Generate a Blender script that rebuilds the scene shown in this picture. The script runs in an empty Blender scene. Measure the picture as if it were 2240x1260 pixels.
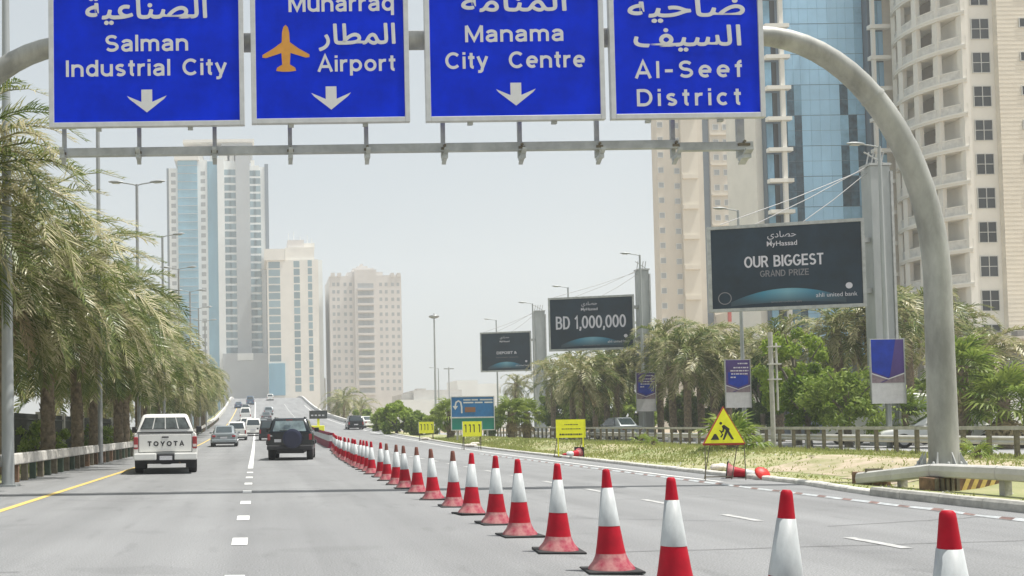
import bpy, bmesh, math, random
from math import sin, cos, pi, radians, sqrt, floor
from mathutils import Vector, Matrix, Euler, noise
random.seed(7)
S = bpy.context.scene
COL = S.collection

# ------------------------------------------------------------------ camera
FPX, PPX, PPY, CAMH = 2200.0, 560.0, 861.0, 1.3          # focal length and optical axis in photo pixels (2240 wide)
cam = bpy.data.cameras.new('camera')
cam.sensor_width = 36.0; cam.lens = 36.0*FPX/2240.0
cam.shift_x = (1120-PPX)/2240.0; cam.shift_y = (PPY-630)/2240.0
cam.clip_start = 0.1; cam.clip_end = 5000
camo = bpy.data.objects.new('camera', cam); COL.objects.link(camo)
RM = Matrix.Rotation(radians(92.0), 4, 'X') @ Matrix.Rotation(radians(-0.8), 4, 'Z')
camo.matrix_world = Matrix.Translation((0, 0, CAMH)) @ RM
S.camera = camo
R3 = RM.to_3x3()
def W(px, py, Y):
    "world point on the plane y=Y that the photo shows at px,py"
    d = R3 @ Vector(((px-PPX)/FPX, -(py-PPY)/FPX, -1.0))
    return Vector((0, 0, CAMH)) + d*(Y/d.y)
def G(px, py, z=0.0):
    d = R3 @ Vector(((px-PPX)/FPX, -(py-PPY)/FPX, -1.0))
    return Vector((0, 0, CAMH)) + d*((z-CAMH)/d.z)

# ------------------------------------------------------------------ light
SUN_EL, SUN_AZ = radians(69), radians(101)                 # azimuth clockwise from +Y
world = bpy.data.worlds.new('World'); S.world = world; world.use_nodes = True
nt = world.node_tree; bg = nt.nodes['Background']
sky = nt.nodes.new('ShaderNodeTexSky'); sky.sky_type = 'NISHITA'; sky.sun_disc = False
sky.sun_elevation = SUN_EL; sky.sun_rotation = SUN_AZ
sky.air_density = 1.0; sky.dust_density = 6.0; sky.ozone_density = 1.0
mixw = nt.nodes.new('ShaderNodeMix'); mixw.data_type = 'RGBA'
mixw.inputs[0].default_value = 0.62
mixw.inputs[7].default_value = (6.8, 7.5, 7.7, 1)        # thin white overcast veil over the whole dome
nt.links.new(sky.outputs[0], mixw.inputs[6]); nt.links.new(mixw.outputs[2], bg.inputs[0])
bg.inputs[1].default_value = 0.080
sl = bpy.data.lights.new('sun', 'SUN'); sl.energy = 4.9; sl.angle = radians(0.53); sl.color = (1, .97, .91)
so = bpy.data.objects.new('sun', sl); COL.objects.link(so)
sd = Vector((sin(SUN_AZ)*cos(SUN_EL), cos(SUN_AZ)*cos(SUN_EL), sin(SUN_EL)))
so.rotation_euler = sd.to_track_quat('Z', 'Y').to_euler()
so.location = (20, -10, 60)
S.view_settings.view_transform = 'Standard'; S.view_settings.look = 'None'
S.view_settings.exposure = 0.42; S.view_settings.gamma = 1.0
S.view_settings.use_curve_mapping = False
S.cycles.max_bounces = 6; S.cycles.volume_bounces = 1; S.cycles.transparent_max_bounces = 6
S.cycles.diffuse_bounces = 3; S.cycles.glossy_bounces = 3; S.cycles.transmission_bounces = 3
HAZE_DENSITY = 0.00062

# ------------------------------------------------------------------ materials
MATS = {}
def mk(name, col, rough=.7, metal=0.0, var=0.0, scale=3.0, col2=None, bump=0.0, bscale=None, spec=.5, streak=None, rand=0.0, coat=0.0, world_co=False):
    m = bpy.data.materials.new(name); m.use_nodes = True; MATS[name] = m
    n = m.node_tree; b = n.nodes['Principled BSDF']
    b.inputs['Roughness'].default_value = rough; b.inputs['Metallic'].default_value = metal
    b.inputs['Specular IOR Level'].default_value = spec
    if coat: b.inputs['Coat Weight'].default_value = coat; b.inputs['Coat Roughness'].default_value = .05
    b.inputs['Base Color'].default_value = (*col, 1)
    last = None
    if var or col2 or bump:
        tc = n.nodes.new('ShaderNodeTexCoord'); co = tc.outputs['Object']
        if world_co:
            gm = n.nodes.new('ShaderNodeNewGeometry'); co = gm.outputs['Position']
        if streak:
            mp = n.nodes.new('ShaderNodeMapping'); mp.inputs['Scale'].default_value = streak
            n.links.new(co, mp.inputs[0]); co = mp.outputs[0]
        nz = n.nodes.new('ShaderNodeTexNoise'); nz.inputs['Scale'].default_value = scale; nz.inputs['Detail'].default_value = 6
        nz.inputs['Roughness'].default_value = .62
        n.links.new(co, nz.inputs['Vector'])
        if var or col2:
            rp = n.nodes.new('ShaderNodeValToRGB')
            c2 = col2 if col2 else tuple(max(0, c*(1-var)) for c in col)
            c1 = col if col2 else tuple(min(1, c*(1+var*.6)) for c in col)
            rp.color_ramp.elements[0].position = .34; rp.color_ramp.elements[1].position = .64
            rp.color_ramp.elements[0].color = (*c2, 1); rp.color_ramp.elements[1].color = (*c1, 1)
            n.links.new(nz.outputs[0], rp.inputs[0]); n.links.new(rp.outputs[0], b.inputs['Base Color']); last = rp.outputs[0]
        if bump:
            nb = n.nodes.new('ShaderNodeTexNoise'); nb.inputs['Scale'].default_value = bscale or scale*4; nb.inputs['Detail'].default_value = 4
            n.links.new(co, nb.inputs['Vector'])
            bp = n.nodes.new('ShaderNodeBump'); bp.inputs['Strength'].default_value = bump; bp.inputs['Distance'].default_value = .02
            n.links.new(nb.outputs[0], bp.inputs['Height']); n.links.new(bp.outputs[0], b.inputs['Normal'])
    if rand:
        oi = n.nodes.new('ShaderNodeObjectInfo'); hs = n.nodes.new('ShaderNodeHueSaturation')
        mr = n.nodes.new('ShaderNodeMapRange'); mr.inputs[3].default_value = 1-rand; mr.inputs[4].default_value = 1+rand
        n.links.new(oi.outputs['Random'], mr.inputs[0]); n.links.new(mr.outputs[0], hs.inputs['Value'])
        if last: n.links.new(last, hs.inputs['Color'])
        else: hs.inputs['Color'].default_value = (*col, 1)
        n.links.new(hs.outputs[0], b.inputs['Base Color'])
    return m
def leafmat(name, cols, trans=.35, rough=.5, scale=1.2):
    "foliage: colour varies from object to object and along the leaves; lets some light through"
    m = bpy.data.materials.new(name); m.use_nodes = True; n = m.node_tree; b = n.nodes['Principled BSDF']
    oi = n.nodes.new('ShaderNodeObjectInfo'); tc = n.nodes.new('ShaderNodeTexCoord')
    nz = n.nodes.new('ShaderNodeTexNoise'); nz.inputs['Scale'].default_value = scale; nz.inputs['Detail'].default_value = 3
    n.links.new(tc.outputs['Object'], nz.inputs['Vector'])
    gm = n.nodes.new('ShaderNodeNewGeometry')
    a1 = n.nodes.new('ShaderNodeMath'); a1.operation = 'MULTIPLY_ADD'; a1.inputs[1].default_value = .55; a1.inputs[2].default_value = -.27
    n.links.new(oi.outputs['Random'], a1.inputs[0])
    a3 = n.nodes.new('ShaderNodeMath'); a3.operation = 'MULTIPLY_ADD'; a3.inputs[1].default_value = .5
    n.links.new(gm.outputs['Random Per Island'], a3.inputs[0]); n.links.new(a1.outputs[0], a3.inputs[2])
    a2 = n.nodes.new('ShaderNodeMath'); a2.operation = 'ADD'
    n.links.new(a3.outputs[0], a2.inputs[0]); n.links.new(nz.outputs[0], a2.inputs[1])
    rp = n.nodes.new('ShaderNodeValToRGB'); r = rp.color_ramp
    while len(r.elements) < len(cols): r.elements.new(.5)
    for i, c in enumerate(cols):
        r.elements[i].position = .25+.75*i/(len(cols)-1); r.elements[i].color = (*c, 1)
    n.links.new(a2.outputs[0], rp.inputs[0]); n.links.new(rp.outputs[0], b.inputs['Base Color'])
    b.inputs['Roughness'].default_value = .38 if name.startswith('frond') else rough; b.inputs['Specular IOR Level'].default_value = .5 if name == 'frond' else .3
    tr = n.nodes.new('ShaderNodeBsdfTranslucent'); n.links.new(rp.outputs[0], tr.inputs[0])
    mx = n.nodes.new('ShaderNodeMixShader'); mx.inputs[0].default_value = trans
    out = n.nodes['Material Output']
    n.links.new(b.outputs[0], mx.inputs[1]); n.links.new(tr.outputs[0], mx.inputs[2]); n.links.new(mx.outputs[0], out.inputs[0])
    MATS[name] = m; return m
def asphalt(name, col, tyre=True):
    m = bpy.data.materials.new(name); m.use_nodes = True; n = m.node_tree; b = n.nodes['Principled BSDF']
    tc = n.nodes.new('ShaderNodeTexCoord')
    def nz(scale, det, mp=None):
        t = n.nodes.new('ShaderNodeTexNoise'); t.inputs['Scale'].default_value = scale; t.inputs['Detail'].default_value = det
        src = tc.outputs['Object']
        if mp:
            q = n.nodes.new('ShaderNodeMapping'); q.inputs['Scale'].default_value = mp; n.links.new(src, q.inputs[0]); src = q.outputs[0]
        n.links.new(src, t.inputs['Vector']); return t.outputs[0]
    def ramp(src, a, c0, c1):
        r = n.nodes.new('ShaderNodeMapRange'); r.inputs[1].default_value = a[0]; r.inputs[2].default_value = a[1]
        r.inputs[3].default_value = c0; r.inputs[4].default_value = c1; n.links.new(src, r.inputs[0]); return r.outputs[0]
    def mul(a, c):
        r = n.nodes.new('ShaderNodeMath'); r.operation = 'MULTIPLY'; n.links.new(a, r.inputs[0]); n.links.new(c, r.inputs[1]); return r.outputs[0]
    v = mul(ramp(nz(60, 6), (.32, .68), .66, 1.34), ramp(nz(.35, 4), (.3, .7), .93, 1.06))
    v = mul(v, ramp(nz(1.0, 4, (1.1, .035, 1)), (.35, .65), .86, 1.08))          # long faint tyre bands
    v = mul(v, ramp(nz(3, 3, (1, .25, 1)), (.60, .70), 1.0, .88)); v = mul(v, ramp(nz(.9, 2, (.5, .8, 1)), (.63, .66), 1.0, .92)); v = mul(v, ramp(nz(14, 2), (.70, .76), 1.0, .80))
    h = n.nodes.new('ShaderNodeHueSaturation'); h.inputs['Color'].default_value = (*col, 1); n.links.new(v, h.inputs['Value'])
    n.links.new(h.outputs[0], b.inputs['Base Color']); b.inputs['Roughness'].default_value = .82; b.inputs['Specular IOR Level'].default_value = .35
    bp = n.nodes.new('ShaderNodeBump'); bp.inputs['Strength'].default_value = .35; bp.inputs['Distance'].default_value = .008
    n.links.new(nz(160, 3), bp.inputs['Height']); n.links.new(bp.outputs[0], b.inputs['Normal'])
    MATS[name] = m; return m

asphalt('asphalt', (.215, .218, .220)); asphalt('asphalt_far', (.30, .30, .30))
mk('sand', (.36, .29, .20), .95, var=.25, scale=.6, bump=.3)
mk('verge_soil', (.38, .34, .20), .95, scale=.8, col2=(.19, .23, .08), bump=.6, bscale=14, streak=(.8, .35, 1))
mk('soil_pink', (.46, .37, .29), .95, scale=2.2, col2=(.24, .24, .11), bump=.6, bscale=12, streak=(.6, .5, 1)); mk('paint_white', (.72, .72, .70), .6, var=.22, scale=14)
mk('paint_worn', (.44, .44, .43), .6, var=.35, scale=9); mk('paint_yellow', (.66, .48, .15), .6, var=.2, scale=9)
mk('oil', (.15, .15, .148), .7, var=.3, scale=12); mk('tar', (.06, .06, .06), .8, var=.3, scale=6)
mk('kerb', (.42, .41, .37), .9, var=.28, scale=5, bump=.3)
mk('kerb_white', (.60, .585, .54), .9, var=.22, scale=5, bump=.2)
mk('concrete', (.40, .39, .36), .9, var=.22, scale=3, bump=.25)
mk('concrete_pale', (.52, .51, .48), .9, var=.15, scale=2)
mk('galv', (.43, .44, .43), .5, .35, var=.18, scale=4)
mk('gantry_paint', (.36, .365, .34), .5, .25, var=.36, scale=1.6, streak=(1, 1, .35), bump=.06)
mk('rail_grey', (.42, .44, .43), .5, .2, var=.2, scale=3)
mk('beam_white', (.52, .50, .46), .8, var=.25, scale=3); mk('post_green', (.06, .09, .06), .8, var=.3, scale=5); mk('rust', (.20, .12, .07), .85, var=.5, scale=6)
mk('wood_post', (.15, .13, .09), .85, var=.35, scale=6)
mk('sign_blue', (.0, .026, .60), .75, var=.20, scale=1.3, spec=.03)
mk('sign_white', (.60, .61, .62), .45, var=.06, scale=5)
mk('sign_frame', (.55, .56, .56), .4, .3, var=.1, scale=4)
mk('sign_orange', (.58, .27, .03), .5, var=.1, scale=5)
mk('sign_yellow', (.80, .80, .02), .45, var=.08, scale=6)
mk('sign_red', (.42, .05, .03), .5, var=.2, scale=8)
mk('sign_black', (.03, .03, .025), .6)
mk('guide_blue', (.01, .14, .36), .4, var=.15, scale=3); mk('guide_green', (.0, .19, .15), .4); mk('guide_brown', (.22, .10, .05), .5)
mk('cone_red', (.195, .0, .030), .62, spec=.2, var=.38, scale=5, rand=.18)
mk('cone_red_bright', (.40, .002, .016), .55, spec=.25, var=.22, scale=5, rand=.1)
mk('cone_tip_brown', (.17, .06, .04), .7, var=.4, scale=7)
mk('cone_white', (.50, .525, .53), .5, var=.26, scale=5, streak=(1, 1, .4), rand=.05)
mk('cone_dust', (.28, .015, .045), .8, scale=7, col2=(.46, .24, .22))
mk('rubber', (.025, .025, .025), .85, var=.3, scale=8)
mk('tyre', (.018, .018, .018), .85); mk('rim', (.35, .35, .36), .35, .8)
mk('car_white', (.70, .70, .67), .32, coat=.5, var=.05, scale=2); mk('car_silver', (.30, .335, .35), .35, .45, coat=.5)
mk('car_dark', (.003, .007, .010), .25, coat=.25); mk('car_blue', (.05, .10, .17), .3, coat=.6); mk('car_grey', (.18, .19, .20), .3, .3, coat=.6)
mk('plastic_black', (.02, .02, .022), .6); mk('car_glass', (.03, .045, .05), .06, spec=.8, coat=.3)
mk('glass_pale', (.26, .33, .33), .12, spec=.8, var=.5, scale=2.2); mk('glass_grey', (.10, .115, .11), .15, spec=.6, var=.6, scale=3.5); mk('tail_red', (.28, .012, .018), .25, coat=.6); mk('tail_clear', (.6, .52, .5), .25, coat=.6); mk('plate', (.58, .58, .60), .5, var=.15, scale=40)
mk('cover_blue', (.012, .016, .045), .45, coat=.2); mk('chrome', (.6, .6, .6), .15, .95)
mk('billboard_navy', (.016, .034, .055), .6, var=.35, scale=.5, spec=.2); mk('billboard_text', (.62, .60, .66), .5); mk('billboard_dim', (.20, .19, .21), .5)
mk('mast_grey', (.35, .37, .37), .5, .2, var=.14, scale=1.5, streak=(1, 1, .3)); mk('cable', (.45, .45, .45), .5, .3)
mk('banner_blue', (.006, .035, .36), .6, spec=.2, var=.3, scale=1.5); mk('banner_violet', (.07, .035, .20), .5, var=.2, scale=1.2); mk('banner_sand', (.25, .19, .22), .6, var=.3, scale=4); mk('banner_white', (.62, .61, .62), .6, var=.1, scale=4)
mk('trunk', (.21, .165, .11), .95, var=.5, scale=5, bump=.8, bscale=12)
mk('trunk_grey', (.17, .15, .12), .95, var=.4, scale=5, bump=.8)
mk('dry_leaf', (.30, .24, .13), .9, var=.35, scale=3)
mk('fence_iron', (.045, .05, .045), .6, var=.3, scale=5)
mk('lamp_grey', (.30, .31, .31), .45, .3, var=.1, scale=3); mk('lamp_lens', (.45, .46, .44), .3)
mk('tower_white', (.72, .75, .75), .8, var=.05, scale=.1); mk('tower_blue', (.18, .38, .50), .22, var=.25, scale=.06, streak=(1, 1, .25), coat=.3)
mk('tower_grey', (.40, .43, .45), .6, var=.08, scale=.08); mk('tower_dark', (.14, .18, .22), .5); mk('window_far', (.33, .35, .36), .5)
mk('window_teal', (.20, .29, .33), .22, rand=.25); mk('tower_cream', (.72, .70, .65), .85, var=.07, scale=.15); mk('tower_pinkish', (.60, .575, .55), .85, var=.07, scale=.12)
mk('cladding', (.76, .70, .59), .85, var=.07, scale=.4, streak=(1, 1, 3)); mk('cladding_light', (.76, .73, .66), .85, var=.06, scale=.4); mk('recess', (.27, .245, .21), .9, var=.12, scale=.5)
mk('balustrade', (.64, .62, .57), .6, var=.15, scale=2); mk('beige_old', (.60, .55, .47), .9, var=.10, scale=.2, streak=(1, 1, .3)); mk('beige_band', (.66, .61, .52), .9)
mk('pane_dark', (.045, .05, .052), .3, rand=.4, spec=.35); mk('mullion', (.60, .60, .57), .5)
mk('curtain_blue', (.34, .58, .78), .15, var=.14, scale=.12, rand=.045, spec=.7); mk('curtain_reflection', (.03, .075, .11), .14, var=.6, scale=1.4, rand=.3, spec=.6); mk('curtain_mid', (.22, .40, .54), .18, var=.3, scale=.3, rand=.2)
mk('ledge', (.78, .76, .70), .7); mk('parapet', (.58, .57, .54), .9, var=.1, scale=.3); mk('low_wall', (.45, .43, .40), .9, var=.1, scale=.4)
mk('podium_grey', (.25, .25, .245), .8, var=.12, scale=.5)
mk('tape_red', (.24, .15, .13), .5, var=.4, scale=6); mk('sandbag', (.60, .55, .50), .9, var=.25, scale=8, bump=.4); mk('red_disc', (.60, .02, .012), .5, var=.15, scale=9)
leafmat('frond', [(.045, .082, .012), (.10, .145, .026), (.20, .225, .06), (.55, .50, .32)], .35)
leafmat('frond_far', [(.06, .095, .022), (.12, .16, .038), (.21, .225, .075), (.40, .37, .21)], .35)
leafmat('leaf_bright', [(.07, .13, .012), (.15, .25, .025), (.28, .37, .05)], .45)
leafmat('leaf_dark', [(.04, .08, .025), (.08, .14, .035), (.14, .20, .05)], .35)
leafmat('leaf_olive', [(.09, .15, .025), (.19, .27, .045), (.32, .40, .09)], .42)
leafmat('fan_leaf', [(.06, .11, .018), (.13, .20, .03), (.24, .30, .06)], .38)
leafmat('grass_blade', [(.14, .20, .035), (.22, .28, .06), (.36, .37, .14)], .40)

# ------------------------------------------------------------------ mesh builder
class MB:
    def __init__(s): s.v = []; s.f = []; s.m = []; s.sm = []
    def add(s, vs, fs, mi=0, smooth=False):
        o = len(s.v); s.v += [tuple(v) for v in vs]
        for f in fs: s.f.append(tuple(o+i for i in f)); s.m.append(mi); s.sm.append(smooth)
    def box(s, x0, x1, y0, y1, z0, z1, mi=0):
        s.add([(x0,y0,z0),(x1,y0,z0),(x1,y1,z0),(x0,y1,z0),(x0,y0,z1),(x1,y0,z1),(x1,y1,z1),(x0,y1,z1)],
              [(3,2,1,0),(4,5,6,7),(0,1,5,4),(1,2,6,5),(2,3,7,6),(3,0,4,7)], mi)
    def obox(s, c, ax, ay, az, mi=0):
        c, ax, ay, az = Vector(c), Vector(ax), Vector(ay), Vector(az)
        s.add([c-ax-ay-az, c+ax-ay-az, c+ax+ay-az, c-ax+ay-az, c-ax-ay+az, c+ax-ay+az, c+ax+ay+az, c-ax+ay+az],
              [(3,2,1,0),(4,5,6,7),(0,1,5,4),(1,2,6,5),(2,3,7,6),(3,0,4,7)], mi)
    def tube(s, pts, rs, n=10, mi=0, cap=True, smooth=True):
        pts = [Vector(p) for p in pts]
        if not hasattr(rs, '__len__'): rs = [rs]*len(pts)
        up = None; vs = []
        for i, p in enumerate(pts):
            t = (pts[min(i+1, len(pts)-1)]-pts[max(i-1, 0)]).normalized()
            if up is None:
                a = Vector((0, 0, 1)) if abs(t.z) < .9 else Vector((1, 0, 0)); up = (a - t*a.dot(t)).normalized()
            else: up = (up - t*up.dot(t)).normalized()
            sd = t.cross(up)
            for k in range(n):
                a = 2*pi*k/n; vs.append(p+(up*cos(a)+sd*sin(a))*rs[i])
        fs = []
        for i in range(len(pts)-1):
            for k in range(n):
                fs.append((i*n+k, i*n+(k+1) % n, (i+1)*n+(k+1) % n, (i+1)*n+k))
        s.add(vs, fs, mi, smooth)
        if cap:
            s.add(vs[:n], [tuple(range(n))], mi); s.add(vs[-n:], [tuple(reversed(range(n)))], mi)
    def lathe(s, prof, n=20, mi=0, c=(0, 0, 0), smooth=True):
        vs = []; fs = []
        for r, z in prof:
            for k in range(n): vs.append((c[0]+r*cos(2*pi*k/n), c[1]+r*sin(2*pi*k/n), c[2]+z))
        for i in range(len(prof)-1):
            for k in range(n): fs.append((i*n+k, i*n+(k+1) % n, (i+1)*n+(k+1) % n, (i+1)*n+k))
        s.add(vs, fs, mi, smooth)
        if prof[-1][0] > 1e-4: s.add(vs[-n:], [tuple(range(n))], mi)
    def prism_xz(s, poly, y0, y1, mi=0):
        "polygon in x,z facing -y, from y0 (front) to y1"
        n = len(poly)
        a = [(x, y0, z) for x, z in poly]; b = [(x, y1, z) for x, z in poly]
        s.add(a, [tuple(range(n))], mi); s.add(b, [tuple(reversed(range(n)))], mi)
        s.add(a+b, [((i+1) % n, i, n+i, n+(i+1) % n) for i in range(n)], mi)
    def loft(s, rings, mi=0, smooth=True, cap=True):
        n = len(rings[0]); vs = [v for r in rings for v in r]; fs = []
        for i in range(len(rings)-1):
            for k in range(n): fs.append((i*n+k, i*n+(k+1) % n, (i+1)*n+(k+1) % n, (i+1)*n+k))
        s.add(vs, fs, mi, smooth)
        if cap: s.add(rings[0], [tuple(reversed(range(n)))], mi); s.add(rings[-1], [tuple(range(n))], mi)
    def mesh(s, name, mats):
        me = bpy.data.meshes.new(name); me.from_pydata(s.v, [], s.f)
        if not isinstance(mats, (list, tuple)): mats = [mats]
        for m in mats: me.materials.append(MATS[m] if isinstance(m, str) else m)
        if len(mats) > 1: me.polygons.foreach_set('material_index', s.m)
        me.polygons.foreach_set('use_smooth', s.sm); me.update()
        return me
    def build(s, name, mats, parent=None, loc=None, bevel=0.0, fix=False, seg=2, **props):
        me = s.mesh(name, mats)
        if fix:
            b = bmesh.new(); b.from_mesh(me); bmesh.ops.remove_doubles(b, verts=b.verts, dist=1e-5)
            bmesh.ops.recalc_face_normals(b, faces=b.faces); b.to_mesh(me); b.free()
        return link(name, me, parent, loc, bevel, seg, **props)
def link(name, me, parent=None, loc=None, bevel=0.0, seg=2, **props):
    o = bpy.data.objects.new(name, me); COL.objects.link(o)
    if parent: o.parent = parent
    if loc is not None: o.location = loc
    if bevel:
        md = o.modifiers.new('bevel', 'BEVEL'); md.width = bevel; md.segments = seg; md.limit_method = 'ANGLE'; md.angle_limit = radians(35)
        md.harden_normals = False
    for k, v in props.items(): o[k] = v
    return o
def box1(name, mat, parent, x0, x1, y0, y1, z0, z1, bevel=0.0, **p):
    m = MB(); m.box(x0, x1, y0, y1, z0, z1); return m.build(name, mat, parent, bevel=bevel, **p)
def thing(name, label, cat, loc=(0, 0, 0), rz=0.0, group=None):
    o = bpy.data.objects.new(name, None); COL.objects.link(o); o.location = loc; o.rotation_euler = (0, 0, rz)
    o.empty_display_size = .2; o['label'] = label; o['category'] = cat
    if group: o['group'] = group
    return o
def tag(o, label, cat, group=None):
    o['label'] = label; o['category'] = cat
    if group: o['group'] = group
    return o
def dup(root, loc, rz=None, label=None, group=None, scale=None):
    def cp(o, par):
        c = o.copy(); COL.objects.link(c)
        if par: c.parent = par
        for ch in o.children: cp(ch, c)
        return c
    r = cp(root, None); r.location = loc
    if rz is not None: r.rotation_euler = (0, 0, rz)
    if label: r['label'] = label
    if group: r['group'] = group
    if scale: r.scale = (scale,)*3
    return r
ORD = ['nearest', 'second', 'third', 'fourth', 'fifth', 'sixth', 'seventh', 'eighth', 'ninth', 'tenth', 'eleventh', 'twelfth', 'thirteenth', 'fourteenth', 'fifteenth',
       'sixteenth', 'seventeenth', 'eighteenth', 'nineteenth', 'twentieth', 'twenty-first', 'twenty-second', 'twenty-third', 'twenty-fourth', 'twenty-fifth', 'twenty-sixth', 'twenty-seventh', 'twenty-eighth', 'twenty-ninth', 'thirtieth']

# ------------------------------------------------------------------ lettering
def arc(cx, cy, rx, ry, a0, a1, n=10):
    return [(cx+rx*cos(radians(a0+(a1-a0)*i/n)), cy+ry*sin(radians(a0+(a1-a0)*i/n))) for i in range(n+1)]
H = .078
GL = {
 'I': (.16, [[(H,0),(H,1)]]), 'l': (.16, [[(H,0),(H,1)]]), 'i': (.16, [[(H,0),(H,.74)], [(H,.85),(H,1)]]), '-': (.40, [[(.03,.42),(.37,.42)]]),
 'n': (.59, [[(H,0),(H,.74)], [(H,.40)]+arc(.295,.44,.217,.222,180,0)+[(.512,0)]]),
 'h': (.59, [[(H,0),(H,1)], [(H,.40)]+arc(.295,.44,.217,.222,180,0)+[(.512,0)]]),
 'm': (.90, [[(H,0),(H,.74)], [(H,.45)]+arc(.26,.47,.182,.192,180,0)+[(.442,0)], [(.442,.45)]+arc(.624,.47,.182,.192,180,0)+[(.806,0)]]),
 'u': (.59, [[(.512,0),(.512,.74)], [(H,.74)]+arc(.295,.30,.217,.222,180,360)+[(.512,.34)]]),
 'd': (.60, [[(.52,0),(.52,1)], arc(.30,.37,.222,.292,0,360,18)]), 'q': (.60, [[(.52,-.26),(.52,.74)], arc(.30,.37,.222,.292,0,360,18)]),
 'p': (.60, [[(H,-.26),(H,.74)], arc(.30,.37,.222,.292,0,360,18)]), 'o': (.60, [arc(.30,.37,.222,.292,0,360,18)]),
 'b': (.60, [[(H,0),(H,1)], arc(.30,.37,.222,.292,0,360,18)]), 'k': (.54, [[(H,0),(H,1)], [(H,.3),(.46,.74)], [(.22,.42),(.48,0)]]),
 'c': (.55, [arc(.30,.37,.222,.292,48,312,14)]), 'e': (.59, [[(.08,.37),(.56,.37)], arc(.30,.37,.222,.292,2,308,15)]),
 'a': (.57, [arc(.275,.50,.195,.162,168,0)+[(.47,0)], [(.47,.42),(.30,.405)]+arc(.25,.225,.172,.16,100,270)+[(.36,.095),(.47,.19)]]),
 's': (.50, [arc(.25,.525,.165,.137,35,262,9)+arc(.25,.215,.175,.137,82,-148,9)]),
 't': (.35, [[(.17,.95),(.17,.2)]+arc(.28,.19,.11,.112,180,275,5), [(.02,.67),(.33,.67)]]), 'f': (.34, [[(.17,0),(.17,.76)]+arc(.30,.77,.13,.152,180,85,5), [(.02,.67),(.33,.67)]]),
 'r': (.38, [[(H,0),(H,.74)], [(H,.36)]+arc(.30,.42,.222,.245,180,75,6)]),
 'y': (.54, [[(.05,.74),(.275,.08)], [(.49,.74),(.26,.02)]+arc(.13,-.05,.12,.132,15,-80,5)+[(.05,-.18)]]),
 'A': (.72, [[(.05,0),(.36,1),(.67,0)], [(.17,.32),(.55,.32)]]), 'C': (.75, [arc(.40,.5,.322,.422,44,316,18)]), 'D': (.72, [[(H,.0),(H,1)], [(H,.922),(.33,.922)]+arc(.33,.5,.31,.422,90,-90,14)+[(H,.078)]]),
 'M': (.84, [[(H,0),(H,1)], [(H,1),(.42,.12),(.762,1)], [(.762,0),(.762,1)]]), 'S': (.68, [arc(.34,.71,.232,.212,28,262,10)+arc(.34,.288,.25,.21,82,-152,10)]),
 'T': (.64, [[(0,.922),(.64,.922)], [(.32,0),(.32,.9)]]), 'O': (.80, [arc(.40,.5,.322,.422,0,360,24)]), 'Y': (.70, [[(.05,1),(.35,.42),(.65,1)], [(.35,0),(.35,.45)]]),
 'U': (.72, [[(H,1)]+arc(.36,.36,.282,.282,180,360,12)+[(.642,1)]]), 'R': (.70, [[(H,0),(H,1)], [(H,.922),(.36,.922)]+arc(.36,.71,.2,.212,90,-90,10)+[(H,.498)], [(.36,.5),(.62,0)]]),
 'B': (.70, [[(H,0),(H,1)], [(H,.922),(.34,.922)]+arc(.34,.725,.2,.197,90,-90,10)+[(H,.528)], [(.34,.528)]+arc(.37,.303,.23,.225,90,-90,10)+[(H,.078)]]),
 'G': (.78, [arc(.40,.5,.322,.422,44,345,18)+[(.71,.45),(.42,.45)]]), 'E': (.62, [[(H,0),(H,1)], [(H,.922),(.6,.922)], [(H,.51),(.56,.51)], [(H,.078),(.61,.078)]]),
 'N': (.74, [[(H,0),(H,1)], [(H,1),(.66,0)], [(.66,0),(.66,1)]]), 'P': (.66, [[(H,0),(H,1)], [(H,.922),(.36,.922)]+arc(.36,.68,.21,.242,90,-90,10)+[(H,.438)]]),
 'Z': (.64, [[(.04,.922),(.58,.922),(.06,.078),(.62,.078)]]), 'H': (.74, [[(H,0),(H,1)], [(.66,0),(.66,1)], [(H,.5),(.66,.5)]]),
 '1': (.40, [[(.05,.74),(.26,.96),(.26,0)]]), '0': (.66, [arc(.33,.5,.255,.422,0,360,20)]), ',': (.2, [[(.12,.16),(.12,.02),(.06,-.14)]]), ' ': (.36, []),
}
def stroke(mb, pts, hw, y, sx, sy, ox, oz, mi=0):
    P = [Vector((p[0]*sx, p[1]*sy)) for p in pts]
    closed = (P[0]-P[-1]).length < 1e-6 and len(P) > 3
    n = len(P); L = []; Rr = []
    for i in range(n):
        if closed: a, b = P[(i-1) % (n-1)], P[(i+1) % (n-1)] if i < n-1 else P[1]
        else: a, b = P[max(i-1, 0)], P[min(i+1, n-1)]
        if i in (0, n-1) and not closed: d = (b-a).normalized(); nn = Vector((-d.y, d.x)); k = 1
        else:
            d1 = (P[i]-a).normalized(); d2 = (b-P[i]).normalized()
            if d2.length < .5: d2 = d1
            if d1.length < .5: d1 = d2
            nn = Vector((-(d1+d2).y, (d1+d2).x))
            if nn.length < 1e-6: nn = Vector((-d1.y, d1.x))
            nn.normalize(); k = min(1/max(.3, nn.dot(Vector((-d1.y, d1.x)))), 1.9)
        L.append(P[i]+nn*hw*k); Rr.append(P[i]-nn*hw*k)
    vs = [(ox+p.x, y, oz+p.y) for p in L]+[(ox+p.x, y, oz+p.y) for p in Rr]
    mb.add(vs, [(i+1, i, n+i, n+i+1) for i in range(n-1)], mi)
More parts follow.
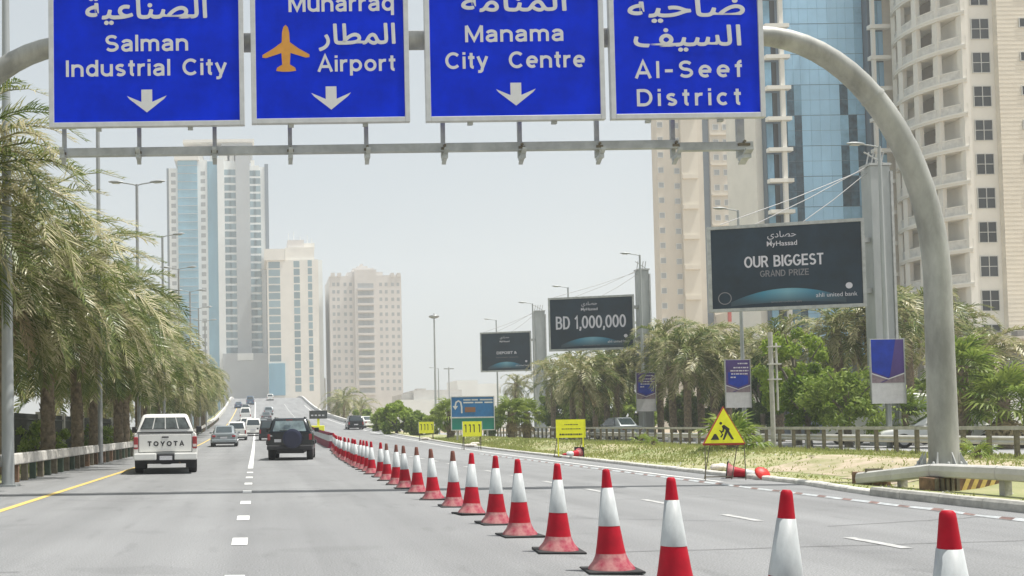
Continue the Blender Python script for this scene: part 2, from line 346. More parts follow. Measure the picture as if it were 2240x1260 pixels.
def text(name, mat, parent, s, x0, x1, z, cap, y, bold=.178, gap=.09):
    "stroke lettering in the xz plane at depth y, stretched to run from x0 to x1"
    tot = sum(GL[c][0]+gap for c in s)-gap
    sx = (x1-x0)/tot; mb = MB(); cx = x0; k = 0
    for c in s:
        w, ss = GL[c]
        for st in ss:
            stroke(mb, st, bold/2*min(cap, sx*1.3), y-.0006*(k % 5), sx, cap, cx, z); k += 1
        cx += (w+gap)*sx
    return mb.build(name, mat, parent)
AR = {'ا':(0xFE8D,0xFE8E,0,0),'ة':(0xFE93,0xFE94,0,0),'ل':(0xFEDD,0xFEDE,0xFEDF,0xFEE0),'ص':(0xFEB9,0xFEBA,0xFEBB,0xFEBC),'ن':(0xFEE5,0xFEE6,0xFEE7,0xFEE8),'ع':(0xFEC9,0xFECA,0xFECB,0xFECC),'ي':(0xFEF1,0xFEF2,0xFEF3,0xFEF4),'م':(0xFEE1,0xFEE2,0xFEE3,0xFEE4),'ط':(0xFEC1,0xFEC2,0xFEC3,0xFEC4),'ر':(0xFEAD,0xFEAE,0,0),'د':(0xFEA9,0xFEAA,0,0),'ض':(0xFEBD,0xFEBE,0xFEBF,0xFEC0),'ح':(0xFEA1,0xFEA2,0xFEA3,0xFEA4),'س':(0xFEB1,0xFEB2,0xFEB3,0xFEB4),'ف':(0xFED1,0xFED2,0xFED3,0xFED4)}
def arabic(s):
    out = []
    for i, c in enumerate(s):
        if c not in AR: out.append(c); continue
        f = AR[c]; prev = i > 0 and s[i-1] in AR and AR[s[i-1]][2]; nxt = f[2] and i+1 < len(s) and s[i+1] in AR
        out.append(chr(f[3] if prev and nxt else f[1] if prev else f[2] if nxt else f[0]))
    return ''.join(reversed(out))
def glyph(ch, offset):
    c = bpy.data.curves.new('text', 'FONT'); c.body = ch; c.offset = offset; c.fill_mode = 'FRONT'; c.resolution_u = 4
    o = bpy.data.objects.new('text', c); me = bpy.data.meshes.new_from_object(o)
    v = [tuple(q.co) for q in me.vertices]; f = [tuple(p.vertices) for p in me.polygons]
    bpy.data.objects.remove(o); bpy.data.curves.remove(c); bpy.data.meshes.remove(me)
    return v, f
_adv = {}
def advance(ch):
    if ch not in _adv:
        a = glyph(ch+'|', 0)[0]; b = glyph('|', 0)[0]; _adv[ch] = max(q[0] for q in a)-max(q[0] for q in b)
    return _adv[ch]
def ftext(name, mat, parent, s, x0, x1, z, y, height=None, offset=.02, heavy=False):
    "font lettering fitted from x0 to x1, baseline z; every glyph is filled on its own"
    x = 0; G_ = []
    for k, ch in enumerate(s):
        v, f = glyph(ch, offset) if ch != ' ' else ([], [])
        G_.append(([(q[0]+x, q[1], k % 3) for q in v], f)); x += advance(ch) if ch != ' ' else .28
    xs = [q[0] for v, f in G_ for q in v]; a, b = min(xs), max(xs); sx = (x1-x0)/(b-a); sy = sx if height is None else height
    m = MB()
    for v, f in G_:
        for r_ in range(9 if heavy else 1):
            m.add([(x0+(q[0]-a)*sx, y-.0004*(q[2]*9+r_), z+q[1]*sy+(.024*sy*sin(r_*pi/4) if r_ else 0)) if not r_ else (x0+(q[0]-a)*sx+.020*sy*cos(r_*pi/4), y-.0004*(q[2]*9+r_), z+q[1]*sy+.026*sy*sin(r_*pi/4)) for q in v], f)
    return m.build(name, mat, parent)

# ================================================================== SETTING
def rz(Y):
    "road surface height: flat, then the ramp up to the flyover crest"
    if Y < 45: return 0.0
    if Y < 255: return .00019*(Y-45)**2
    t = Y-255; z0 = .00019*210**2; return z0+.0798*t-.0010*t*t if t < 40 else z0+.0798*40-.0010*1600-.0002*(t-40)
KP = [(-5, 10.3), (12, 10.45), (16.8, 10.5), (18.6, 10.75), (21, 11.2), (25, 11.25), (40, 11.9), (77, 13.4), (120, 13.6), (190, 12.2), (420, 12.0)]
def kx(Y):
    for (a, p), (b, q) in zip(KP, KP[1:]):
        if Y <= b: return p+(q-p)*(Y-a)/(b-a)
    return KP[-1][1]
def sst(a, b, t): t = max(0, min(1, (t-a)/(b-a))); return t*t*(3-2*t)
FENX = 24.0
def vz(X, Y):
    "height of the grass verge right of the kerb"
    u = X-kx(Y); w = FENX-kx(Y)
    z = .36*sst(1.5, 3.5, u)*(1-sst(3.4, w*.8, u)) + .015
    z += .05*noise.noise(Vector((X*.5, Y*.22, 3)))*sst(.2, 2, u)
    return z + rz(Y)*(1-sst(0, w*.5, u)) + .03*sst(0, .2, u)
LX = -6.5
# ground
m = MB(); m.add([(-760, -60, -.06), (760, -60, -.06), (760, 900, -.06), (-760, 900, -.06)], [(0, 1, 2, 3)]); m.build('ground', 'sand', kind='structure')
# road sheet
m = MB(); Ys = [-4+i for i in range(0, 46)]+[42+i*4 for i in range(1, 90)]
NX = 8; vs = []
for Y in Ys:
    a, b = LX, kx(Y)
    for k in range(NX+1): vs.append((a+(b-a)*k/NX, Y, rz(Y)))
m.add(vs, [(i*(NX+1)+k, i*(NX+1)+k+1, (i+1)*(NX+1)+k+1, (i+1)*(NX+1)+k) for i in range(len(Ys)-1) for k in range(NX)])
road = m.build('road', 'asphalt', kind='structure')
# flyover side walls
for sgn, nm in ((-1, 'flyover_wall_left'), (1, 'flyover_wall_right')):
    m = MB(); ys = list(range(140, 400, 6))
    for a, b in zip(ys, ys[1:]):
        xa = (LX-.2) if sgn < 0 else kx(a)+.2; xb = (LX-.2) if sgn < 0 else kx(b)+.2
        h = .55
        for q0, q1, y0, y1, za, zb in ((xa, xb, a, b, rz(a), rz(b)),):
            vs = [(q0-.15, y0, -.5), (q0+.15, y0, -.5), (q1+.15, y1, -.5), (q1-.15, y1, -.5), (q0-.15, y0, za+h), (q0+.15, y0, za+h), (q1+.15, y1, zb+h), (q1-.15, y1, zb+h)]
            m.add(vs, [(3,2,1,0),(4,5,6,7),(0,1,5,4),(1,2,6,5),(2,3,7,6),(3,0,4,7)])
    m.build(nm, 'parapet', kind='structure')
# left strip of soil under the palms
m = MB(); vs = []; Yl = [-4+i*3 for i in range(80)]; NXL = 6
for Y in Yl:
    for k in range(NXL+1):
        X = LX-k*2.2; vs.append((X, Y, .10*sst(0, 2, LX-X)-.012+rz(Y)*(1-sst(0, 8, LX-X))+.05*noise.noise(Vector((X, Y*.4, 0)))*(k > 0)))
m.add(vs, [(i*(NXL+1)+k+1, i*(NXL+1)+k, (i+1)*(NXL+1)+k, (i+1)*(NXL+1)+k+1) for i in range(len(Yl)-1) for k in range(NXL)])
m.build('planted_strip', 'verge_soil', kind='structure')
# right verge
m = MB(); vs = []; Yv = [2+i*.8 for i in range(90)]+[74+i*4 for i in range(1, 30)]; NV = 30
for Y in Yv:
    a = kx(Y)+.16; b = FENX+1.6
    for k in range(NV+1):
        X = a+(b-a)*(k/NV)**1.3; vs.append((X, Y, vz(X, Y)))
m.add(vs, [(i*(NV+1)+k, i*(NV+1)+k+1, (i+1)*(NV+1)+k+1, (i+1)*(NV+1)+k) for i in range(len(Yv)-1) for k in range(NV)], smooth=True)
m.build('verge', 'verge_soil', kind='structure')
def bare(X, Y):
    "how bare the verge is round the arch pole"
    return ((X-15.4)/3.2)**2+((Y-22.5)/5.2)**2+.9*noise.noise(Vector((X*.6, Y*.3, 9)))
m = MB(); vs = []; ok = {}
for i in range(40):
    for k in range(40):
        X, Y = 11+i*.25, 14+k*.45; ok[i, k] = bare(X, Y) < 1 and X > kx(Y)+.5; vs.append((X, Y, vz(X, Y)+.012))
m.add(vs, [(i*40+k, (i+1)*40+k, (i+1)*40+k+1, i*40+k+1) for i in range(39) for k in range(39) if ok[i, k] and ok[i+1, k] and ok[i, k+1] and ok[i+1, k+1]], smooth=True)
m.build('bare_soil', 'soil_pink', kind='structure')
# service road behind the right fence
m = MB(); m.add([(26, 5, .03), (40, 5, .03), (40, 190, .03), (26, 190, .03)], [(0, 1, 2, 3)]); m.build('service_road', 'asphalt_far', kind='structure')

# kerbs: stones laid along the edge
kerb = bpy.data.objects.new('kerb', None); COL.objects.link(kerb); kerb['kind'] = 'structure'
def kerbstone(Y0, Y1, mat, hgt, w):
    m = MB(); xa, xb = kx(Y0), kx(Y1); g = .006
    za, zb = rz(Y0), rz(Y1)
    p = [(xa, Y0+g), (xa+w, Y0+g), (xb+w, Y1-g), (xb, Y1-g)]
    c = .03
    vs = [(x, y, -.05+(za if i < 2 else zb)) for i, (x, y) in enumerate(p)]
    vs += [(x, y, hgt*.72+(za if i < 2 else zb)) for i, (x, y) in enumerate(p)]
    q = [(xa+c, Y0+g), (xa+w-c*.5, Y0+g), (xb+w-c*.5, Y1-g), (xb+c, Y1-g)]
    vs += [(x, y, hgt+(za if i < 2 else zb)) for i, (x, y) in enumerate(q)]
    m.add(vs, [(0,1,5,4),(1,2,6,5),(2,3,7,6),(3,0,4,7),(4,5,9,8),(5,6,10,9),(6,7,11,10),(7,4,8,11),(8,9,10,11)])
    return m.build('kerb_stone', mat, kerb)
y = 7.0
while y < 17.4:
    kerbstone(y, y+.95, 'kerb', .15+random.uniform(-.006, .006), .22); y += .95
while y < 62:
    kerbstone(y, y+.9, 'kerb_white', .10+random.uniform(-.006, .006), .17); y += .9
while y < 150:
    kerbstone(y, y+4.0, 'kerb_white', .10, .17); y += 4

# painted markings, children of the road
def mark(name, mat, x0, x1, y0, y1, dz=.006, n=1):
    m = MB()
    for i in range(n):
        a, b = y0+(y1-y0)*i/n, y0+(y1-y0)*(i+1)/n
        xa0, xa1 = (x0(a), x1(a)) if callable(x0) else (x0, x1); xb0, xb1 = (x0(b), x1(b)) if callable(x0) else (x0, x1)
        m.add([(xa0, a, rz(a)+dz), (xa1, a, rz(a)+dz), (xb1, b, rz(b)+dz), (xb0, b, rz(b)+dz)], [(0, 1, 2, 3)])
    return m.build(name, mat, road)
y = 5.2
while y < 31:
    mark('lane_dash', 'paint_white', -.30, -.12, y, y+.72); y += 3.05
mark('lane_line', 'paint_white', -.30, -.13, 33, 250, .006, 60)
mark('edge_line', 'paint_yellow', -4.32, -4.17, -3, 250, .006, 70)
y = 4.2
while y < 60:
    mark('lane_dash', 'paint_worn', 6.44+.004*y, 6.57+.004*y, y, y+1.0); y += 3.0
y = 60
while y < 240:
    mark('lane_dash', 'paint_white', 6.6, 6.75, y, y+2.0); y += 6.0
mark('edge_line', 'paint_white', lambda Y: kx(Y)-1.15, lambda Y: kx(Y)-1.03, 22, 230, .006, 60)
m = MB()
for (xa, ya, xb, yb) in ((3.6, 10.2, 10.2, 10.9), (-4.0, 9.4, -2.2, 9.35), (4.3, 14.0, 6.2, 13.2), (7, 12.4, 9.8, 13.4)):
    d = Vector((xb-xa, yb-ya)).normalized()
    pts = [(xa+(xb-xa)*i/14, ya+(yb-ya)*i/14+.05*noise.noise(Vector((i*.7, xa, 0)))) for i in range(15)]
    m.add([(p[0], p[1], .005) for p in pts]+[(p[0], p[1]+.016, .005) for p in pts], [(i, i+1, 15+i+1, 15+i) for i in range(14)])
m.build('crack_seal', 'tar', road)

# haze air
hz = MB(); hz.box(-780, 780, -80, 920, -1.2, 150)
hm = bpy.data.materials.new('haze_air'); hm.use_nodes = True; hn = hm.node_tree; hn.nodes.remove(hn.nodes['Principled BSDF'])
pv = hn.nodes.new('ShaderNodeVolumePrincipled'); pv.inputs['Color'].default_value = (.93, .965, 1, 1); pv.inputs['Density'].default_value = HAZE_DENSITY; pv.inputs['Anisotropy'].default_value = .25
hn.links.new(pv.outputs[0], hn.nodes['Material Output'].inputs['Volume'])
MATS['haze_air'] = hm
hz.build('haze', 'haze_air', kind='stuff')

# ================================================================== BUILDINGS
def win_mesh(name, w, h, d, glass, frame=None, nx=1, nz_=1, fr=.08):
    m = MB(); m.box(-w/2, w/2, -d, .05, -h/2, h/2, 0)
    mats = [glass]
    if frame:
        mats.append(frame); t = fr/2
        for i in range(nx+1):
            x = -w/2+w*i/nx; m.box(x-t, x+t, -d-.06, -d+.0, -h/2-t, h/2+t, 1)
        for i in range(nz_+1):
            z = -h/2+h*i/nz_; m.box(-w/2, w/2, -d-.055, -d+.0, z-t, z+t, 1)
    return m.mesh(name, mats)
def place(name, me, parent, x, y, z, rz_=0.0):
    o = bpy.data.objects.new(name, me); COL.objects.link(o); o.parent = parent; o.location = (x, y, z); o.rotation_euler = (0, 0, rz_); return o

class Bld:
    "facade laid out by photo columns measured at yref, converted to metres at the building's real distance"
    def __init__(s, label, Y, yref, xref, cat='building', name='tower_block', group=None):
        s.Y = Y; s.yref = yref; s.xref = xref
        s.o = W(xref, yref, Y); s.root = thing(name, label, cat, (s.o.x, Y, 0), 0, group)
    def X(s, px): return W(px, s.yref, s.Y).x-s.o.x
    def Z(s, py, px=None): return W(px or s.xref, py, s.Y).z
    def blk(s, name, mat, x0, x1, y0, y1, d0, d1, base=None, **p):
        "x0..x1 px, top y0, bottom y1 (None: ground), depth d0 (front) to d1 in metres"
        xm = (x0+x1)/2
        return box1(name, mat, s.root, s.X(x0), s.X(x1), d0, d1, -.05 if y1 is None else s.Z(y1, xm), s.Z(y0, xm), **p)

# --- far left complex
b = Bld('tallest far tower, white with blue glass strips, left behind the palms', 420, 600, 475)
b.blk('wall', 'tower_white', 371, 391, 367, None, 1.0, 30); b.blk('wall_edge', 'tower_dark', 366, 371, 366, None, 1.6, 30)
b.blk('glass_column', 'tower_blue', 391, 434, 350, None, 0, 30); b.blk('cap', 'tower_cream', 384, 438, 340, 351, -1, 30)
b.blk('wall', 'tower_white', 434, 456, 348, None, 1.0, 30); b.blk('glass_column', 'tower_blue', 456, 478, 352, None, .6, 30)
b.blk('wall', 'tower_white', 478, 493, 345, None, -.5, 30); b.blk('wall', 'tower_white', 493, 518, 350, None, 1.5, 30)
b.blk('lift_shaft', 'tower_grey', 518, 549, 326, None, 0, 30); b.blk('wall', 'tower_white', 549, 570, 360, None, 1.5, 30)
b.blk('wall', 'tower_white', 570, 582, 362, None, 2.5, 30); b.blk('wall_edge', 'tower_dark', 582, 590, 356, None, 2.0, 30)
for (x0, x1, y0, y1) in ((396, 420, 326, 342), (428, 446, 334, 348), (462, 475, 322, 350), (480, 500, 318, 346), (505, 515, 330, 350), (552, 560, 345, 362)):
    b.blk('rooftop_block', 'tower_cream', x0, x1, y0, y1, 4, 20)
b.blk('rooftop_crown', 'tower_grey', 486, 556, 297, 327, 5, 22); b.blk('rooftop_slab', 'tower_cream', 402, 560, 300, 306, 3, 24)
b.blk('podium', 'tower_grey', 486, 586, 776, None, -8, 20); b.blk('podium_sign', 'tower_white', 518, 552, 776, 791, -8.4, -8.05)
fl = 17.0*420/2200
wm = win_mesh('window', 1.9, 1.7, .0, 'window_far')
for cxp, y0 in ((381, 381), (446, 378)):
    for i in range(25 if cxp < 400 else 30): place('window', wm, b.root, b.X(cxp), .97, b.Z(y0+17*i, cxp))
wm = win_mesh('window', 3.0, 2.4, .0, 'window_teal')
for cxp, y0, n in ((499.5, 375, 24), (510.5, 375, 24), (554.5, 377, 24), (564.5, 377, 24)):
    for i in range(n): place('window', wm, b.root, b.X(cxp)*1.0, 1.47, b.Z(y0+17*i, cxp))
m = MB()
for i in range(28): m.box(b.X(391), b.X(434), -.12, .0, b.Z(362+17.6*i, 412)-.12, b.Z(362+17.6*i, 412)+.12)
m.build('spandrel_bands', 'tower_grey', b.root, kind='stuff')
# --- second tower
b = Bld('narrow cream tower with three tall blue window bands, right of tallest tower', 400, 700, 642)
b.blk('wall', 'tower_cream', 586, 698, 568, None, 0, 28); b.blk('cornice', 'tower_cream', 580, 625, 545, 570, -.8, 28); b.blk('wall_side', 'tower_white', 698, 708, 566, None, 3, 26)
b.blk('penthouse', 'tower_cream', 626, 690, 540, 570, 1, 26); b.blk('penthouse', 'tower_pinkish', 632, 668, 522, 541, 3, 22); b.blk('penthouse', 'tower_cream', 668, 692, 528, 541, 4, 20)
for x, y0, y1 in ((634, 505, 524), (646, 500, 524), (660, 512, 524), (676, 508, 530), (686, 516, 530)): b.blk('antenna_mast', 'tower_white', x, x+1.6, y0, y1, 6, 6.6)
b.blk('window_shaft_base', 'tower_blue', 586.5, 622, 795, 865, -.6, 0)
for x0, x1, y0, w in ((589, 614, 572, 0), (644, 657, 570, 0), (675, 684, 568, 0)):
    wm = win_mesh('window', b.X(x1)-b.X(x0), 2.55, 0, 'window_teal')
    for i in range(17 if x0 > 600 else 13): place('window', wm, b.root, (b.X(x0)+b.X(x1))/2, -.03, b.Z(y0+8+17*i, x0))
b.blk('annex', 'tower_cream', 694, 712, 826, None, 5, 14)
# --- third tower
b = Bld('far pinkish beige apartment tower with stepped roofline', 400, 700, 800)
b.blk('wall', 'tower_pinkish', 722, 776, 604, None, 0, 26); b.blk('wall', 'tower_pinkish', 776, 824, 591, None, -1.6, 26); b.blk('wall', 'tower_pinkish', 824, 879, 602, None, 0, 26)
b.blk('penthouse', 'tower_pinkish', 762, 840, 594, 612, 1.5, 24); b.blk('penthouse', 'tower_pinkish', 776, 822, 583, 600, 4, 20); b.blk('stair_tower', 'tower_pinkish', 786, 810, 577, 590, 6, 16); b.blk('finial', 'tower_pinkish', 795, 801, 570, 578, 8, 12)
for x in (726, 740, 856, 870): b.blk('roof_parapet', 'tower_pinkish', x, x+8, 597, 606, -.3, 3)
wm = win_mesh('window', 1.1, 1.35, 0, 'window_far'); wb = win_mesh('window', 2.3, 1.8, 0, 'window_far')
sl_ = MB()
for i in range(15):
    yy = 622+16.3*i
    for xp in (731, 741, 756, 768): place('window', wm, b.root, b.X(xp), -.03, b.Z(yy, xp))
    for xp in (834, 846, 860, 872): place('window', wm, b.root, b.X(xp), -.03, b.Z(yy, xp))
    for xp in (789, 800, 811): place('window', wb, b.root, b.X(xp), -1.63, b.Z(yy+4, xp))
    sl_.box(b.X(782), b.X(818), -2.4, -1.6, b.Z(yy+11, 800)-.55, b.Z(yy+11, 800)+.25)
sl_.build('balcony_slabs', 'tower_pinkish', b.root, kind='stuff')
# --- low far buildings
b = Bld('long low grey building far behind the yellow signs', 330, 850, 950, name='low_building')
b.blk('wall', 'low_wall', 905, 1010, 853, None, 0, 25); b.blk('wall', 'low_wall', 880, 905, 862, None, 2, 25); b.blk('roof_plant_room', 'low_wall', 915, 935, 849, 854, 3, 8)
b.blk('annex', 'tower_white', 868, 1120, 874, None, -6, 0)
b = Bld('pale low building hazy behind the third billboard', 380, 850, 1040, name='low_building')
b.blk('wall', 'tower_white', 1000, 1045, 832, None, 0, 20); b.blk('wall', 'tower_white', 1045, 1100, 838, None, 4, 20)

# --- right: old beige tower
b = Bld('tall beige apartment tower with a dark central strip, behind the billboards', 220, 500, 1540)
b.blk('wall', 'beige_old', 1442, 1492, 150, None, 0, 3); b.blk('bay', 'beige_band', 1492, 1528, 140, None, -.7, 3)
b.blk('wall', 'beige_old', 1528, 1541, 150, None, -.3, 22); b.blk('dark_strip', 'tower_dark', 1541, 1557, 120, None, .3, 22); b.blk('wall', 'beige_old', 1557, 1618, 100, None, -.3, 22)
b.blk('side_wing', 'cladding_light', 1618, 1702, 60, None, 1, 3)
wf = win_mesh('window', 1.2, 1.25, 0, 'window_far', 'mullion', 1, 1, .12); wf2 = win_mesh('window', 1.0, 1.3, 0, 'window_far', 'mullion', 1, 1, .12)
bal = MB()
for i in range(15):
    yy = 240+33*i
    place('window', wf, b.root, b.X(1449), -.03, b.Z(yy, 1449))
    place('window', wf, b.root, b.X(1484), -.03, b.Z(yy+2, 1484))
    if yy < 900:
        place('window', wf, b.root, b.X(1570), -.33, b.Z(yy+6, 1570)); place('window', wf2, b.root, b.X(1590), -.33, b.Z(yy+6, 1590))
    if i % 2 == 0:
        bal.box(b.X(1492), b.X(1526), -1.1, -.7, b.Z(yy+16, 1500)-.5, b.Z(yy+16, 1500)+.45)
        bal.box(b.X(1557), b.X(1598), -.7, -.3, b.Z(yy-10, 1570)-.1, b.Z(yy-10, 1570)+.25)
bal.build('balcony_band', 'beige_band', b.root)
b.blk('shop_sign', 'sign_red', 1558, 1586, 688, 710, -6.3, -6); b.blk('lower_block', 'beige_old', 1556, 1612, 690, None, -6, -1)
b.blk('lower_wall', 'cladding_light', 1615, 1720, 690, None, -3, 0)

# --- right: glass tower
b = Bld('blue glass tower with white ledges between the beige towers', 107, 300, 1800)
b.blk('side_wall', 'cladding_light', 1662, 1676, -260, None, .9, 7.6); b.blk('pilaster', 'ledge', 1704, 1713, -260, None, -.75, -.45); b.blk('core', 'tower_dark', 1676, 1716, -260, None, .1, 7)
b.blk('core', 'tower_dark', 1716, 1906, -260, None, 1.0, 7); b.blk('pilaster', 'ledge', 1906, 1913, -260, None, -.75, -.45); b.blk('core', 'tower_dark', 1907, 1940, -260, None, .1, 7)
b.blk('pilaster', 'cladding', 1940, 1968, -260, None, .2, 7)
for i in range(16):
    yy = -5+67.3*i-67.3*2
    if yy > 880: break
    z = b.Z(yy, 1700)
    box1('ledge', 'ledge', b.root, b.X(1672), b.X(1724), -.95, -.3, z-.2, z+.2)
    z2 = b.Z(yy+2, 1920)
    box1('ledge', 'ledge', b.root, b.X(1900), b.X(1944), -.95, -.3, z2-.2, z2+.2)
    zz = b.Z(yy+34, 1690)
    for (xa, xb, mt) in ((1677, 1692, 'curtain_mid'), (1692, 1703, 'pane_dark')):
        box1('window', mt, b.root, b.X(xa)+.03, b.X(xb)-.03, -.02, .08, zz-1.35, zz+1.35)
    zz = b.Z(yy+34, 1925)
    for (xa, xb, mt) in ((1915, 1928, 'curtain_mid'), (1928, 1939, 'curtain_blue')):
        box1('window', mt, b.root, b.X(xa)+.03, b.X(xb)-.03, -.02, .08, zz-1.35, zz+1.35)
cols = [1717, 1733, 1749, 1765, 1785, 1806, 1828, 1850, 1868, 1887, 1905]
rr = random.Random(3)
for j in range(16):
    z0, z1 = b.Z(-90+67.3*j, 1800), b.Z(-90+67.3*(j+1), 1800)
    if z1 < 6: break
    for i in range(len(cols)-1):
        xa, xb = cols[i], cols[i+1]
        if xa < 1765: mt = 'curtain_reflection' if rr.random() < (.8 if j > 4 else .12) else 'curtain_mid'  # darker pane tints paint in the reflections of neighbouring buildings
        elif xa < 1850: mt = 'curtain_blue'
        else: mt = 'curtain_reflection' if rr.random() < (.55 if j > 1 else .1) else 'curtain_mid'
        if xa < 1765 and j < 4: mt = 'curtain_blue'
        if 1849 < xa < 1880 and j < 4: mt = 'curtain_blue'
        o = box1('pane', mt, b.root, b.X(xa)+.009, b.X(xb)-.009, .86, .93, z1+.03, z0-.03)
        for h in (.0,):
            pass
m = MB()
for j in range(64):
    z = b.Z(-90+67.3*j/2, 1800)
    if z > 4: m.box(b.X(1717), b.X(1905), .852, .859, z-.012, z+.012)
m.build('transom_lines', 'tower_dark', b.root, kind='stuff')

# --- right: curved balcony tower
YB = 97.0
b = Bld('cream tower with curved balconies at the right edge', YB, 400, 2130)
ctr = Vector((74.3-b.o.x, 5.0)); RX, RY = 6.9, 6.9
def epos(a, k=0.0): return Vector((ctr.x-(RX+k)*cos(a), ctr.y-(RY+k)*sin(a)))      # a=0 left limb, 90 = front wall
ztop = 48.0
fz = [b.Z(675+75.2*.28, 2080)+i*3.33 for i in range(-2, 14)]
def ering(k): return [epos(radians(a), k) for a in range(-122, 49, 5)]
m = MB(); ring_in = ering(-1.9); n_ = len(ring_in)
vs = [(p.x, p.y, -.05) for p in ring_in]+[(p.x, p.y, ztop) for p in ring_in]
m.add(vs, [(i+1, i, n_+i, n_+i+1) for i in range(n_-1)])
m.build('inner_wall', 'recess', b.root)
box1('wall', 'cladding_light', b.root, b.X(2119), b.X(2185), .0, 9, -.05, ztop)
box1('wall', 'cladding', b.root, b.X(2185), b.X(2420), -.55, 12, -.05, ztop)
m = MB()
for i in range(110):
    z = i*.42+.2
    m.box(b.X(2185), b.X(2420), -.562, -.551, z-.012, z+.012)
m.build('cladding_joints', 'beige_old', b.root, kind='stuff')
def band(name, mat, z0, z1, k0, k1, amin=-72, amax=48, step=5):
    m = MB(); A = list(range(amin, amax+1, step)); n = len(A)
    o = [epos(radians(a), k1) for a in A]; i_ = [epos(radians(a), k0) for a in A]
    vs = [(p.x, p.y, z0) for p in o]+[(p.x, p.y, z1) for p in o]+[(p.x, p.y, z0) for p in i_]+[(p.x, p.y, z1) for p in i_]
    fs = []
    for i in range(n-1):
        fs += [(i+1, i, n+i, n+i+1), (n+i+1, n+i, 3*n+i, 3*n+i+1), (i, i+1, 2*n+i+1, 2*n+i), (2*n+i, 2*n+i+1, 3*n+i+1, 3*n+i)]
    m.add(vs, fs); return m.build(name, mat, b.root)
for z in fz:
    if z < 2: continue
    band('balcony_slab', 'cladding_light', z-.28, z, -1.95, .25)
    band('balcony_lip', 'ledge', z-.05, z+.12, .05, .32)
    band('balustrade', 'balustrade', z+.12, z+.98, -.05, .0)
    band('handrail', 'ledge', z+.98, z+1.06, -.08, .04)
for a in (-50, -30, -10, 10, 28, 47):
    p = epos(radians(a), -.18); w = .26 if a < 40 else .42
    box1('column', 'cladding_light', b.root, p.x-w, p.x+w*.6, p.y-.2, p.y+.5, -.05, ztop)
wm = win_mesh('window', 1.7, 2.0, 0, 'pane_dark', 'mullion', 2, 2, .055)
ws = win_mesh('window', 1.5, .9, 0, 'pane_dark', 'mullion', 2, 1, .07)
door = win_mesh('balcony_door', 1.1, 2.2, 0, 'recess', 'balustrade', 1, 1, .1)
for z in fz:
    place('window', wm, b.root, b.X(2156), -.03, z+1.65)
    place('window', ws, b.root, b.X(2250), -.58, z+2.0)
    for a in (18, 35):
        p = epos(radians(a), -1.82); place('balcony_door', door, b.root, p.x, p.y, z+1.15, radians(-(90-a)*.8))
# podium and lower building
b = Bld('grey podium building with dark windows at the right edge', 88, 780, 2200, name='podium_building')
b.blk('wall', 'podium_grey', 2250, 2400, 760, None, 0, 8); b.blk('roof_band', 'tower_cream', 2190, 2400, 722, 740, -1.2, 3); b.blk('upper_wall', 'tower_cream', 2200, 2400, 738, 762, 1, 4)
for x in (2254, 2290, 2330): b.blk('window', 'pane_dark', x, x+30, 780, 812, -.08, 0)
b.blk('white_wall', 'tower_white', 2150, 2400, 850, None, -3, 0)
for x in (2155, 2190, 2220): b.blk('roof_unit', 'podium_grey', x, x+14, 728, 739, -2, -1.3)

# ================================================================== GANTRY AND DIRECTION SIGNS
GY = 20.2
gp = W(2060, 1010, GY); gz = vz(gp.x, GY)
root = thing('sign_gantry', 'huge arched steel pole gantry carrying the four blue direction signs', 'gantry', (gp.x, GY, gz))
def gl(px, py, dy=0.0):
    p = W(px, py, GY); return Vector((p.x-gp.x, dy, p.z-gz))
pts = []; rs = []
cxr, czr, rxr, ryr = 1652, 655, 400, 577
base = gl(2060, 1012); top_ = gl(cxr+rxr, czr)
for i in range(8):
    t = i/7; pts.append(Vector((top_.x, 0, -.05+(top_.z+.05)*t))); rs.append(.265-.02*t)
for i in range(1, 19):
    a = radians(90*i/18); pts.append(gl(cxr+rxr*cos(a), czr-ryr*sin(a))); rs.append(.245-.055*i/18)
xr = gl(cxr, czr-ryr); 
lx = gl(160, 98)
for i in range(1, 9):
    t = i/8; pts.append(Vector((xr.x+(lx.x-xr.x)*t, 0, xr.z))); rs.append(.19)
w_ = xr.x-top_.x
for i in range(1, 19):
    a = radians(90*i/18); pts.append(Vector((lx.x+w_*sin(a), 0, xr.z-(xr.z-top_.z)*(1-cos(a))))); rs.append(.195+.075*i/18)
for i in range(1, 6):
    t = i/5; pts.append(Vector((lx.x+w_, 0, top_.z*(1-t)-.6*t))); rs.append(.27+.045*t)
m = MB(); m.tube(pts, rs, 28); m.build('arch_pole', 'gantry_paint', root)
m = MB(); m.box(-.47, .47, -.47, .47, -.2, .04); m.build('base_plinth', 'concrete', root, bevel=.02)
m = MB(); m.lathe([(.46, .06), (.46, .10), (.33, .11)], 20)
for k in range(10):
    a = 2*pi*k/10; m.lathe([(.025, .1), (.025, .17), (0, .18)], 6, c=(.4*cos(a), .4*sin(a), 0))
m.build('base_flange', 'galv', root)
for k in range(8):
    a = 2*pi*k/8; m = MB(); d = Vector((cos(a), sin(a), 0)); q = Vector((-sin(a), cos(a), 0))
    m.add([d*.31+q*.01+Vector((0,0,.1)), d*.44+q*.01+Vector((0,0,.1)), d*.31+q*.01+Vector((0,0,.36)), d*.31-q*.01+Vector((0,0,.1)), d*.44-q*.01+Vector((0,0,.1)), d*.31-q*.01+Vector((0,0,.36))], [(0,1,2),(5,4,3),(1,0,3,4),(2,1,4,5)])
    m.build('gusset', 'galv', root)
# seam rings on the arch
for px_, py_ in ((1832, 138),):
    m = MB(); k = 25-0; i = 17
    p, q = pts[i], pts[i+1]; d = (q-p).normalized(); m.tube([p-d*.03, p+d*.03], rs[i]+.014, 24); m.build('weld_ring', 'gantry_paint', root)
